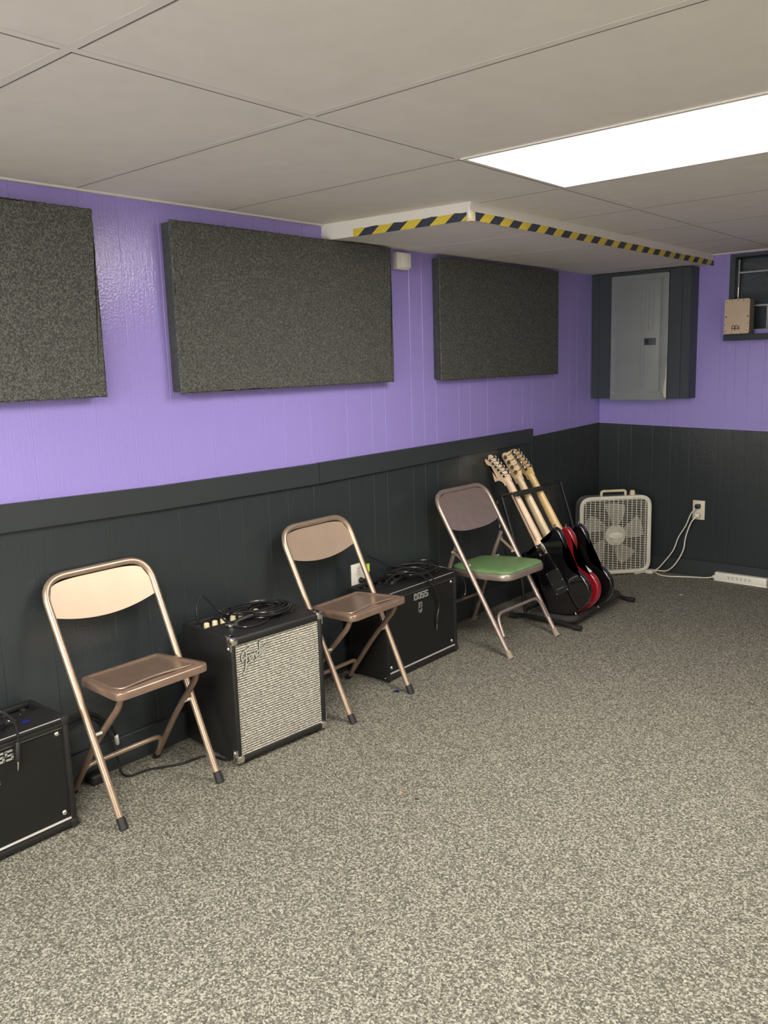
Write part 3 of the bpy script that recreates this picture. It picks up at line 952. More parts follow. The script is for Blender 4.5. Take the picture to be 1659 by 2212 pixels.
def bass_amp():
    W_, D, Hh = 0.447, 0.335, 0.508
    o = empty('bass_amplifier', (0.052, 1.905, 0), (0, 0, math.radians(-4.1)), label='tall black amplifier with a silver grille cloth front and chrome corners', cat='amplifier')
    ft = 0.016
    bm = bmesh.new()
    a_box(bm, (0, 0, ft), (D, 0.021, Hh), 0.010, 3)
    a_box(bm, (0, W_ - 0.021, ft), (D, W_, Hh), 0.010, 3)
    a_box(bm, (0, 0.014, ft), (D, W_ - 0.014, ft + 0.022), 0.008)
    a_box(bm, (0.135, 0.014, Hh - 0.034), (D, W_ - 0.014, Hh), 0.012, 4)
    a_box(bm, (0, 0.014, Hh - 0.030), (0.030, W_ - 0.014, Hh), 0.008)
    a_box(bm, (0, 0.014, ft + 0.02), (0.012, W_ - 0.014, Hh - 0.012))
    put('cabinet', bm, 'tolex', o)
    box('grille_cloth', (D - 0.024, 0.020, ft + 0.019), (D - 0.010, W_ - 0.020, Hh - 0.033), 'silver_cloth', o, smooth=False)
    box('control_panel', (0.028, 0.018, Hh - 0.034), (0.137, W_ - 0.018, Hh - 0.024), 'plate_black', o, smooth=False)
    for k in range(7):
        y = 0.045 + k * 0.038 + (0.010 if k > 2 else 0)
        cyl('knob', (0.110, y, Hh - 0.024), (0.110, y, Hh + 0.008), 0.0125, 'cream', o, r1=0.0110, seg=14, bev=0.003)
    cyl('input_jack', (0.060, 0.040, Hh - 0.024), (0.060, 0.040, Hh - 0.014), 0.009, 'chrome', o, seg=12)
    # strap handle running across the top
    y0_, y1_, hx = 0.105, 0.345, 0.205
    tube('handle', [(hx, y0_, Hh + 0.005), (hx, y0_ + .03, Hh + 0.016), (hx, (y0_ + y1_) / 2, Hh + 0.022), (hx, y1_ - .03, Hh + 0.016), (hx, y1_, Hh + 0.005)], 0.009, 'rubber', o, smooth_n=5)
    for y in (y0_ - 0.008, y1_ + 0.008):
        bm = bmesh.new(); a_box(bm, (hx - 0.015, y - 0.022, Hh - 0.001), (hx + 0.015, y + 0.022, Hh + 0.012), 0.005)
        put('handle_cap', bm, 'chrome', o)
    for y in (0.0, W_):
        for z, s in ((ft, 1), (Hh, -1)):
            q = 1 if y == 0 else -1
            bm = bmesh.new()
            def bb(x0, x1, ya, yb, za, zb, bv):
                a_box(bm, (x0, min(ya, yb), min(za, zb)), (x1, max(ya, yb), max(za, zb)), bv)
            bb(D - 0.030, D + 0.003, y - q * .003, y + q * .030, z - s * .003, z + s * .030, 0.009)
            bb(D - 0.030, D - 0.004, y - q * .003, y + q * .004, z, z + s * .052, 0.0015)
            bb(D - 0.052, D - 0.006, y + q * .002, y + q * .024, z - s * .003, z + s * .003, 0.0015)
            put('corner_guard', bm, 'chrome', o)
            bm = bmesh.new(); a_dome(bm, (D - 0.017, y - q * .003, z + s * 0.040), (0, -q, 0), 0.006, 0.004)
            put('corner_rivet', bm, 'satin', o)
    for x in (0.04, D - 0.035):
        for y in (0.06, W_ - 0.06):
            bm = bmesh.new(); a_box(bm, (x - 0.02, y - 0.022, 0.0), (x + 0.02, y + 0.022, ft + 0.002), 0.004)
            put('rubber_foot', bm, 'rubber', o)
    # script badge, silver letters on a black shadow
    S1 = [
        [(0.00, .30), (-.01, .48), (.06, .62), (.18, .68), (.34, .70)],
        [(.20, .66), (.17, .42), (.10, .10), (.02, -.12), (-.07, -.20)],
        [(.03, .36), (.14, .40), (.26, .42)],
        [(.28, .24), (.38, .32), (.37, .42), (.29, .38), (.27, .24), (.33, .16), (.41, .22)],
        [(.42, .40), (.43, .20)], [(.43, .30), (.50, .42), (.52, .36), (.53, .20), (.57, .24)],
        [(.69, .40), (.60, .38), (.59, .26), (.66, .24), (.70, .34)], [(.76, .74), (.70, .34), (.71, .24), (.75, .28)],
        [(.76, .30), (.85, .38), (.83, .46), (.77, .42), (.76, .30), (.82, .24), (.88, .30)],
        [(.90, .48), (.91, .30)], [(.91, .40), (.96, .50), (1.02, .50)],
        [(.10, .02), (.22, .13), (.42, .10), (.64, .14), (.90, .22)]]
    th = math.radians(9)
    W1, H1 = 0.118, 0.096
    def xf(p):
        a, b = p[0] * W1, p[1] * H1
        return (0.040 + a * math.cos(th) - b * math.sin(th) + 0.014, Hh - 0.125 + a * math.sin(th) + b * math.cos(th) - 0.004)
    S = [catmull([(*xf(p), 0) for p in ln], 4) for ln in S1]
    S = [[(v.x, v.y) for v in ln] for ln in S]
    f = lambda y, z, hh: (hh, y, z)
    bm = bmesh.new(); a_strokes(bm, S, 0.0085, D - 0.0105, D - 0.0075, f); put('badge_shadow', bm, 'ink', o, smooth=False, label='black outline of the script badge')
    bm = bmesh.new(); a_strokes(bm, S, 0.0048, D - 0.0076, D - 0.005, f); put('badge', bm, 'badge_silver', o, smooth=False, label='silver script badge')
    return o
bass_amp()

# ------------------------------------------------------------------ cables
def cable_obj(name, loc, label, cat='cable'):
    return empty(name, loc, label=label, cat=cat)

def jack_plug(parent, p0, d, tip=True, mat='rubber', r=0.0062, L=0.045, name='plug'):
    p0 = Vector(p0); d = Vector(d).normalized()
    bm = bmesh.new()
    a_tube(bm, [p0 - d * 0.006, p0, p0 + d * L * 0.85, p0 + d * L], 0, 12, radii=[0.0035, r, r, r * 0.7])
    put(name, bm, mat, parent)
    if tip:
        q_ = p0 + d * L
        bm = bmesh.new()
        a_tube(bm, [q_, q_ + d * 0.024, q_ + d * 0.026, q_ + d * 0.030], 0, 8, radii=[0.0033, 0.0033, 0.002, 0.001])
        put('plug_tip', bm, 'chrome', parent)

def coil(cx, cy, z, rx, ry, turns, seed, rot=0.0, rise=0.0022, wob=0.10):
    rnd = random.Random(seed)
    pts = []
    ph = rnd.random() * 6
    for k in range(int(turns * 12)):
        a = 2 * PI * k / 12
        s = 1 + wob * math.sin(a * 0.37 + ph) + rnd.uniform(-.02, .02)
        x, y = rx * s * math.cos(a), ry * s * math.sin(a)
        pts.append((cx + x * math.cos(rot) - y * math.sin(rot) + 0.012 * math.sin(k * .21 + ph), cy + x * math.sin(rot) + y * math.cos(rot) + 0.012 * math.cos(k * .17),
                    z + rise * (k / 12) * 2 + 0.004 * (1 + math.sin(a * 0.63 + ph))))
    return pts

# coiled cable on the silver-fronted amp
Z1 = 0.5125
o = cable_obj('instrument_cable', (0, 0, 0), 'black instrument cable coiled on the tall silver-fronted amplifier')
tube('cord', coil(0.245, 2.185, Z1, 0.078, 0.088, 5.3, 3, rot=0.4), 0.0042, 'cable', o, seg=8, smooth_n=4)
loop = [(0.105, 1.944, 0.498), (0.105, 1.944, 0.557), (0.106, 1.958, 0.597), (0.108, 1.974, 0.608), (0.115, 1.993, 0.589), (0.130, 2.02, 0.548), (0.150, 2.05, 0.521), (0.165, 2.09, 0.517), (0.180, 2.14, 0.520)]
tube('cord_end', loop, 0.0042, 'cable', o, seg=8, smooth_n=5)
jack_plug(o, (0.105, 1.944, 0.560), (0, 0, -1), tip=False, L=0.055)
loop = [(0.10, 2.06, 0.522), (0.150, 2.02, 0.524), (0.232, 1.99, 0.518), (0.288, 1.985, 0.5135), (0.330, 2.005, 0.5135), (0.345, 2.056, 0.5135), (0.333, 2.103, 0.5135), (0.30, 2.15, 0.516)]
tube('cord_loop', loop, 0.0042, 'cable', o, seg=8, smooth_n=5)
o = cable_obj('instrument_cable', (0, 0, 0), 'second black instrument cable looped through the coil on the silver-fronted amplifier')
tube('cord', coil(0.215, 2.150, Z1 + 0.014, 0.060, 0.105, 2.4, 8, rot=-0.2), 0.0042, 'cable', o, seg=8, smooth_n=4)
jack_plug(o, (0.140, 2.185, 0.5335), (0.15, 1, 0.0), mat='satin', r=0.005)
jack_plug(o, (0.165, 2.060, 0.550), (0.35, -1, 0.12), tip=False)

# cables on the black amp by the green chair
Z2 = 0.440
o = cable_obj('instrument_cable', (0, 0, 0), 'black cable with a yellow-green sleeve plugged into the amplifier below the wall outlet')
tube('cord', [(0.085, 2.990, 0.432), (0.085, 2.987, 0.49), (0.085, 2.985, 0.535), (0.082, 2.986, 0.553), (0.080, 3.001, 0.562), (0.085, 3.048, 0.540), (0.110, 3.110, 0.500), (0.15, 3.20, 0.478), (0.19, 3.29, 0.466), (0.22, 3.36, 0.462)], 0.0040, 'cable', o, seg=8, smooth_n=5)
jack_plug(o, (0.085, 2.988, 0.492), (0, 0.02, -1), tip=False, L=0.055)
cyl('sleeve', (0.085, 2.985, 0.492), (0.085, 2.985, 0.532), 0.0085, 'neon', o, seg=12, label='yellow-green sleeve')
o = cable_obj('instrument_cable', (0, 0, 0), 'black cable heaped on the amplifier with its plug hanging down over the grille')
tube('cord', coil(0.185, 3.245, Z2 + 0.010, 0.075, 0.125, 3.6, 21, rot=0.25, rise=0.003, wob=0.16), 0.0042, 'cable', o, seg=8, smooth_n=4)
tube('hanging_end', [(0.20, 3.00, 0.462), (0.235, 3.02, 0.492), (0.275, 3.06, 0.500), (0.300, 3.120, 0.478), (0.307, 3.165, 0.445), (0.310, 3.230, 0.378), (0.310, 3.257, 0.305), (0.308, 3.250, 0.255), (0.307, 3.245, 0.240)], 0.0042, 'cable', o, seg=8, smooth_n=5)
jack_plug(o, (0.307, 3.244, 0.243), (0, -0.10, -1))
o = cable_obj('instrument_cable', (0, 0, 0), 'black cable with a big loop dangling off the right end of the amplifier')
tube('cord', [(0.13, 3.05, 0.472), (0.18, 3.03, 0.492), (0.25, 3.07, 0.515), (0.300, 3.120, 0.510), (0.325, 3.166, 0.473), (0.330, 3.223, 0.397), (0.330, 3.295, 0.336), (0.330, 3.382, 0.293), (0.330, 3.447, 0.300),
              (0.325, 3.466, 0.350), (0.315, 3.440, 0.405), (0.300, 3.390, 0.446), (0.25, 3.33, 0.470), (0.19, 3.28, 0.488), (0.12, 3.20, 0.486), (0.09, 3.12, 0.48)], 0.0042, 'cable', o, seg=8, smooth_n=6)
tube('cord_coil', coil(0.170, 3.19, Z2 + 0.030, 0.060, 0.140, 2.3, 33, rot=-0.15, rise=0.003, wob=0.18), 0.0040, 'cable', o, seg=8, smooth_n=4)

# cable on the left amp
o = cable_obj('instrument_cable', (0, 0, 0), 'black cable coiled on the amplifier at the left edge, its plug hanging over the front')
tube('cord', coil(0.195, 1.035, 0.405, 0.045, 0.075, 3.0, 5, rise=0.0035), 0.0042, 'cable', o, seg=8, smooth_n=4)
tube('hanging_end', [(0.20, 1.02, 0.432), (0.24, 1.035, 0.470), (0.275, 1.07, 0.480), (0.288, 1.096, 0.452), (0.290, 1.107, 0.425), (0.289, 1.110, 0.390), (0.287, 1.108, 0.362)], 0.0042, 'cable', o, seg=8, smooth_n=5)
jack_plug(o, (0.287, 1.108, 0.366), (0, -0.10, -1), r=0.0075, L=0.058)

# power cord on the carpet behind the first chair
o = cable_obj('floor_cable', (0, 0, 0), 'black power cord snaking over the carpet behind the left bronze chair')
tube('cord', [(0.33, 1.895, 0.022), (0.30, 1.885, 0.006), (0.258, 1.880, 0.006), (0.205, 1.855, 0.006), (0.190, 1.774, 0.006), (0.160, 1.714, 0.006), (0.125, 1.656, 0.006), (0.118, 1.600, 0.006), (0.098, 1.578, 0.006), (0.068, 1.578, 0.012),
              (0.045, 1.582, 0.054), (0.030, 1.566, 0.132), (0.022, 1.546, 0.202), (0.012, 1.500, 0.235), (0.012, 1.40, 0.22), (0.012, 1.22, 0.16)], 0.0042, 'cable', o, seg=8, smooth_n=6)
o = cable_obj('instrument_cable', (0, 0, 0), 'short black cable end with a silver plug hanging against the wall under the left chair')
tube('cord', [(0.012, 1.22, 0.19), (0.012, 1.40, 0.25), (0.016, 1.500, 0.255), (0.024, 1.535, 0.235), (0.034, 1.558, 0.205), (0.040, 1.576, 0.176), (0.042, 1.586, 0.145)], 0.0055, 'cable', o, seg=8, smooth_n=5)
jack_plug(o, (0.042, 1.587, 0.146), (0, 0.04, -1), tip=False, mat='satin', r=0.0085, L=0.036)
o = empty('power_adapter', (0.048, 1.490, 0), label='black plug adapter lying by the baseboard behind the left chair', cat='adapter')
bm = bmesh.new(); a_box(bm, (-0.026, -0.034, 0.0), (0.026, 0.034, 0.042), 0.012, 3); put('body', bm, 'rubber', o)
bm = bmesh.new(); a_dome(bm, (0.012, 0.020, 0.040), (0.3, 0.2, 1), 0.008, 0.006); put('clip', bm, 'satin', o)

# ------------------------------------------------------------------ outlets, power strip, white cords
def duplex(loc, rz, mat, label, w=0.081, h=0.130):
    o = empty('wall_outlet', loc, (0, 0, rz), label=label, cat='outlet')
    box('cover_plate', (0.0005, -w / 2, -h / 2), (0.006, w / 2, h / 2), mat, o, bevel=0.003)
    for z in (0.028, -0.028):
        out = round_outline([(-0.017, z - 0.019), (0.017, z - 0.019), (0.017, z + 0.019), (-0.017, z + 0.019)], 0.010, 4)
        r_ = slab('receptacle', out, 0.004, 0.0085, mat, o, f3=lambda a, b, hh: (hh, a, b))
        bm = bmesh.new()
        a_box(bm, (0.008, -0.0075, z + 0.001), (0.0090, -0.0055, z + 0.010)); a_box(bm, (0.008, 0.0055, z + 0.001), (0.0090, 0.0075, z + 0.009))
        a_cyl(bm, (0.008, 0, z - 0.008), (0.0090, 0, z - 0.008), 0.003, seg=8)
        put('slots', bm, 'ink', r_, smooth=False)
    bm = bmesh.new(); a_dome(bm, (0.006, 0, 0), (1, 0, 0), 0.0035, 0.002, 8); put('cover_screw', bm, 'satin', o)
    return o
duplex((0, 3.000, 0.460), 0, 'white_plastic', 'white wall outlet behind the middle bronze chair, beside the yellow-green sleeve', w=0.098, h=0.118)
o = empty('plug', (0.0095, 3.012, 0.432), label='black plug pushed into the white wall outlet', cat='plug')
cyl('body', (0, 0, 0), (0.024, 0, 0), 0.015, 'rubber', o, r1=0.011, seg=14, bev=0.003)
tube('cord', [(0.020, 0, 0), (0.022, 0.004, -0.02), (0.018, 0.006, -0.10), (0.014, 0.0, -0.25), (0.012, -0.02, -0.40)], 0.0042, 'cable', o, seg=8, smooth_n=5)

duplex((0.737, YF, 0.457), -PI / 2, 'plate', 'almond wall outlet on the far wall with two plugs')
o = empty('extension_cord', (0, 0, 0), label='white cord with a navy plug in the upper socket of the almond outlet', cat='cord')
bm = bmesh.new(); a_box(bm, (0.722, YF - 0.045, 0.470), (0.754, YF - 0.0095, 0.500), 0.007); put('plug', bm, 'navy', o, label='navy blue plug')
tube('cord', [(0.728, YF - 0.040, 0.478), (0.715, 5.572, 0.455), (0.696, 5.572, 0.425), (0.664, 5.578, 0.345), (0.617, 5.580, 0.262), (0.585, 5.578, 0.170), (0.540, 5.560, 0.095), (0.495, 5.545, 0.035), (0.465, 5.538, 0.014)], 0.0042, 'cord_white', o, seg=8, smooth_n=5)
bm = bmesh.new(); a_box(bm, (0.425, 5.485, 0.0005), (0.475, 5.545, 0.026), 0.006); put('triple_tap', bm, 'white_plastic', o, label='white three-way socket block')
tube('fan_lead', [(0.435, 5.500, 0.012), (0.40, 5.465, 0.007), (0.34, 5.43, 0.006), (0.277, 5.365, 0.006), (0.24, 5.30, 0.006)], 0.0042, 'cord_white', o, seg=8, smooth_n=5)

o = empty('power_strip', (0.877, 5.562, 0), (0, 0, math.radians(-1.0)), label='long white six-socket power strip on the carpet by the far wall', cat='power strip')
box('housing', (0.0, -0.006, 0.0), (0.330, 0.034, 0.058), 'white_plastic', o, bevel=0.003)
box('base_plate', (-0.006, -0.008, 0.0), (0.336, 0.0355, 0.004), 'satin', o, bevel=0.001)
for k in range(6):
    x = 0.112 * 1.0 + k * 0.0265 - 0.02
    bm = bmesh.new()
    a_box(bm, (x - 0.006, -0.0068, 0.034), (x - 0.0035, -0.0055, 0.042)); a_box(bm, (x + 0.0035, -0.0068, 0.034), (x + 0.006, -0.0055, 0.042))
    a_cyl(bm, (x, -0.0055, 0.027), (x, -0.0068, 0.027), 0.0032, seg=8)
    put('socket', bm, 'ink', o, smooth=False)
bm = bmesh.new(); a_tube(bm, [(0.001, 0.012, 0.020), (-0.012, 0.012, 0.020), (-0.022, 0.012, 0.016)], 0, 12, radii=[0.016, 0.014, 0.007]); put('cord_grip', bm, 'white_plastic', o)
tube('supply_cord', [(-0.018, 0.010, 0.017), (-0.060, -0.005, 0.010), (-0.14, -0.022, 0.006), (-0.22, -0.060, 0.006), (-0.28, -0.090, 0.006), (-0.345, -0.085, 0.006), (-0.395, -0.050, 0.012)], 0.0042, 'cord_white', o, seg=8, smooth_n=5)
o = empty('wall_cable', (0, 0, 0), label='white cord from the lower socket of the almond outlet drooping to the floor', cat='cord')
bm = bmesh.new(); a_box(bm, (0.724, YF - 0.042, 0.410), (0.756, YF - 0.0095, 0.440), 0.009); put('plug', bm, 'white_plastic', o)
tube('cord', [(0.735, YF - 0.038, 0.418), (0.722, 5.565, 0.400), (0.708, 5.565, 0.380), (0.686, 5.570, 0.328), (0.666, 5.575, 0.257), (0.654, 5.575, 0.176), (0.620, 5.565, 0.098), (0.585, 5.555, 0.048), (0.545, 5.56, 0.020), (0.50, 5.545, 0.018), (0.470, 5.530, 0.018)], 0.0046, 'cord_white', o, seg=8, smooth_n=5)

# ------------------------------------------------------------------ box fan
def box_fan():
    W_, Hh, D = 0.505, 0.545, 0.100
    o = empty('box_fan', (0.103, 5.142, 0), (0, 0, math.radians(46)), label='ivory box fan with a gridded front standing across the corner', cat='fan')
    z0 = 0.010
    f = lambda a, b, h: (a, h, b)          # front at y = 0, back at y = D
    out = round_outline([(0, z0), (W_, z0), (W_, z0 + Hh), (0, z0 + Hh)], 0.085, 9)
    bm = bmesh.new()                        # hollow housing
    a_layers(bm, [(inset(out, 0.014), 0.006), (inset(out, 0.003), 0.008), (inset(out, 0.002), D), (inset(out, 0.014), D), (inset(out, 0.014), 0.006)], f, cap0=False, cap1=False)
    bmesh.ops.remove_doubles(bm, verts=bm.verts[:], dist=1e-5)
    put('housing', bm, 'fan_grey', o)
    bm = bmesh.new()
    a_layers(bm, [(inset(out, 0.026), 0.010), (inset(out, 0.026), 0.000), (inset(out, 0.018), -0.004), (inset(out, 0.008), -0.004), (out, 0.001), (out, 0.010), (inset(out, 0.026), 0.010)], f, cap0=False, cap1=False)
    bmesh.ops.remove_doubles(bm, verts=bm.verts[:], dist=1e-5)
    put('front_rim', bm, 'fan_white', o)
    cx, cz = W_ / 2, z0 + Hh / 2
    ins = inset(out, 0.024)
    def span_h(z):                          # grille extent at height z
        dx = 0.024
        r = 0.085
        lo = z0 + r; hi = z0 + Hh - r
        if z < lo: k = lo - z
        elif z > hi: k = z - hi
        else: k = 0
        off = r - math.sqrt(max(0, (r - .02) ** 2 - k * k)) if k else dx
        return max(dx, off - 0.004)
    def span_v(x):
        r = 0.085
        lo = r; hi = W_ - r
        k = lo - x if x < lo else x - hi if x > hi else 0
        off = r - math.sqrt(max(0, (r - .02) ** 2 - k * k)) if k else 0.024
        return max(0.024, off - 0.004)
    bm = bmesh.new()
    n = 40
    for i in range(n):
        z = z0 + 0.026 + (Hh - 0.052) * (i + 0.5) / n
        s = span_h(z)
        a_box(bm, (s, 0.0005, z - 0.0015), (W_ - s, 0.0055, z + 0.0015))
    put('grille_bars', bm, 'fan_white', o, smooth=False, kind='stuff')
    nv = 14
    for i in range(nv):
        x = 0.026 + (W_ - 0.052) * (i + 0.5) / nv
        s = span_v(x)
        box('grille_rib', (x - 0.0017, -0.0015, z0 + s), (x + 0.0017, 0.002, z0 + Hh - s), 'fan_white', o, smooth=False)
    # round hub boss with rings and an oval plate
    bm = bmesh.new()
    for k, r in enumerate((0.068, 0.058, 0.048, 0.038, 0.028)):
        a_tube(bm, [(cx + r * math.cos(a), 0.002, cz + r * math.sin(a)) for a in (2 * PI * j / 28 for j in range(28))], 0.0032, 6, closed=True)
    put('hub_rings', bm, 'fan_white', o)
    bm = bmesh.new(); a_cyl(bm, (cx, 0.030, cz), (cx, 0.006, cz), 0.070, 0.064, seg=28); put('hub_boss', bm, 'fan_blade', o)
    oval = [Vector((cx + 0.050 * math.copysign(abs(math.cos(a)) ** 1.25, math.cos(a)), cz + 0.023 * math.sin(a))) for a in (2 * PI * j / 32 for j in range(32))]
    slab('oval_plate', oval, 0.0, -0.005, 'white_plastic', o, edge=0.0015, f3=f)
    # blades behind the grille
    for k in range(5):
        a0 = 2 * PI * k / 5 + 1.28
        bm = bmesh.new()
        nr, na = 8, 6
        g = []
        for side in (0, 1):
            gg = []
            for i in range(nr + 1):
                rr = 0.040 + 0.175 * i / nr
                wd = 0.30 + 0.42 * math.sin(PI * min(1, (i + 1.2) / (nr + 1.5)) * 0.72)
                row = []
                for j in range(na + 1):
                    s = j / na - 0.5
                    a = a0 + s * wd + 0.25 * (i / nr)
                    row.append(bm.verts.new((cx + rr * math.cos(a), 0.052 + s * 0.030 + side * 0.002, cz + rr * math.sin(a))))
                gg.append(row)
            g.append(gg)
        for s_, gg in enumerate(g):
            for i in range(nr):
                for j in range(na):
                    bm.faces.new((gg[i][j], gg[i + 1][j], gg[i + 1][j + 1], gg[i][j + 1]))
        A, B = g
        for i in range(nr):
            bm.faces.new((A[i][0], A[i + 1][0], B[i + 1][0], B[i][0])); bm.faces.new((A[i][na], B[i][na], B[i + 1][na], A[i + 1][na]))
        for j in range(na):
            bm.faces.new((A[nr][j], A[nr][j + 1], B[nr][j + 1], B[nr][j])); bm.faces.new((A[0][j], B[0][j], B[0][j + 1], A[0][j + 1]))
        put('blade', bm, 'fan_blade', o)
    cyl('motor', (cx, 0.035, cz), (cx, 0.090, cz), 0.052, 'fan_blade', o, seg=24)
    bm = bmesh.new()
    for i in range(20):
        z = z0 + 0.02 + (Hh - 0.04) * (i + 0.5) / 20
        s = span_h(z)
        a_box(bm, (s, D - 0.006, z - 0.006), (W_ - s, D - 0.003, z + 0.006))
    put('rear_grille', bm, 'fan_dark', o, smooth=False, kind='stuff')
    # handle, speed knob, feet, screws
    tube('handle', bend([(0.165, 0.046, z0 + Hh - 0.006), (0.165, 0.046, z0 + Hh + 0.030), (0.335, 0.046, z0 + Hh + 0.030), (0.335, 0.046, z0 + Hh - 0.006)], 0.026, 6), 0.0095, 'cream', o, seg=10)
    bm = bmesh.new(); a_cyl(bm, (0.385, 0.046, z0 + Hh - 0.004), (0.385, 0.046, z0 + Hh + 0.030), 0.020, 0.016, seg=16, bev=0.005); put('speed_knob', bm, 'cream', o)
    for x in (0.09, W_ - 0.09):
        box('foot', (x - 0.02, 0.004, 0.0), (x + 0.02, D - 0.002, 0.014), 'fan_white', o, bevel=0.003)
    for x, z in ((0.13, z0 + Hh - 0.012), (W_ - 0.13, z0 + Hh - 0.012), (0.13, z0 + 0.012), (W_ - 0.13, z0 + 0.012)):
        bm = bmesh.new(); a_dome(bm, (x, -0.004, z), (0, -1, 0), 0.0055, 0.003, 8); put('rim_screw', bm, 'satin', o)
box_fan()

# ------------------------------------------------------------------ guitar stand
st = empty('guitar_stand', (0.4, 4.4, 0), label='black tubular guitar stand with foam padded arms holding three guitars', cat='stand')
def W2S(pts): return [(x - 0.4, y - 4.4, z) for x, y, z in pts]
for y in (4.085, 4.775):
    tube('foot_bar', W2S([(0.226, y, 0.014), (0.30, y, 0.030), (0.52, y, 0.030), (0.640, y, 0.014)]), 0.0115, 'stand_black', st, seg=10, smooth_n=5)
    for x in (0.226, 0.642):
        tube('end_cap', W2S([(x - 0.022, y, 0.0165), (x + 0.022, y, 0.0165)]), 0.0155, 'rubber', st, seg=12)
    tube('upright', W2S([(0.312, y, 0.040), (0.262, y, 0.365), (0.155, y, 0.712)]), 0.010, 'stand_black', st, seg=10, smooth_n=6)
    tube('upright_collar', W2S([(0.2705, y, 0.31), (0.2495, y, 0.42)]), 0.0135, 'rubber', st, seg=10)
tube('neck_bar', W2S([(0.150, 4.075, 0.716), (0.150, 4.785, 0.716)]), 0.0095, 'stand_black', st, seg=10)
tube('neck_pad', W2S([(0.266, 4.045, 0.742), (0.266, 4.345, 0.738)]), 0.0150, 'foam', st, seg=12)
for y in (4.082, 4.192, 4.310):
    tube('neck_divider', W2S([(0.152, y, 0.720), (0.200, y, 0.734), (0.262, y, 0.740)]), 0.0065, 'foam', st, seg=8, smooth_n=4)
tube('rear_bar', W2S([(0.305, 4.085, 0.060), (0.305, 4.775, 0.060)]), 0.0095, 'stand_black', st, seg=10)
tube('cradle_pad', W2S(bend([(0.335, 4.105, 0.040), (0.600, 4.105, 0.048), (0.607, 4.690, 0.070), (0.36, 4.690, 0.060)], 0.05, 7)), 0.0205, 'foam', st, seg=14)
tube('rear_pad', W2S([(0.395, 4.125, 0.086), (0.395, 4.665, 0.086)]), 0.0185, 'foam', st, seg=12)
# short metal strap with shiny catches hanging by the near upright
o = empty('spring_clip', (0.135, 4.045, 0.52), label='thin black rod with shiny chrome catches hanging beside the guitar stand', cat='clip')
tube('rod', [(0.01, 0, 0.19), (0.015, 0, 0.10), (0.040, 0, -0.02), (0.075, 0, -0.14)], 0.0045, 'gloss_black', o, seg=8, smooth_n=5)
for z, x in ((0.165, 0.011), (0.10, 0.015), (0.075, 0.020), (0.030, 0.029)):
    bm = bmesh.new(); a_tube(bm, [(x, 0, z + 0.012), (x, 0, z - 0.008)], 0.0065, 8); put('catch', bm, 'chrome', o)

# ------------------------------------------------------------------ guitars (local: x right seen from the back, z up the neck, back faces -y)
BODY = [(0, 0), (.06, .003), (.12, .03), (.157, .08), (.163, .135), (.145, .185), (.120, .228), (.113, .265), (.124, .315), (.146, .36), (.158, .41), (.150, .455), (.128, .475), (.106, .462),
        (.090, .440), (.068, .432), (.042, .430), (.030, .436), (-.030, .430), (-.052, .412), (-.085, .414), (-.112, .430), (-.135, .425), (-.146, .395), (-.140, .350), (-.122, .310), (-.112, .27),
        (-.122, .228), (-.148, .18), (-.166, .13), (-.160, .075), (-.122, .028), (-.06, .003)]
HEAD_BIG = [(.023, -.020), (.028, .000), (.030, .015), (.022, .050), (.008, .100), (-.008, .150), (-.018, .171), (-.032, .178), (-.045, .166), (-.052, .156), (-.060, .158), (-.067, .170), (-.075, .155),
            (-.070, .130), (-.053, .112), (-.058, .095), (-.070, .058), (-.075, .032), (-.074, .022), (-.058, .020), (-.040, .010), (-.028, -.012), (-.024, -.030)]
HEAD_BASS = [(.023, -.030), (.029, .000), (.038, .030), (.037, .080), (.031, .140), (.026, .163), (.012, .160), (.000, .168), (-.020, .170), (-.034, .152), (-.032, .100), (-.035, .050), (-.034, .030), (-.028, .004), (-.024, -.030)]
HEAD_SMALL = [(.023, -.020), (.030, .010), (.034, .028), (.024, .085), (.004, .156), (-.012, .178), (-.034, .187), (-.050, .177), (-.053, .150), (-.046, .110), (-.047, .070), (-.041, .036), (-.028, .005), (-.024, -.025)]

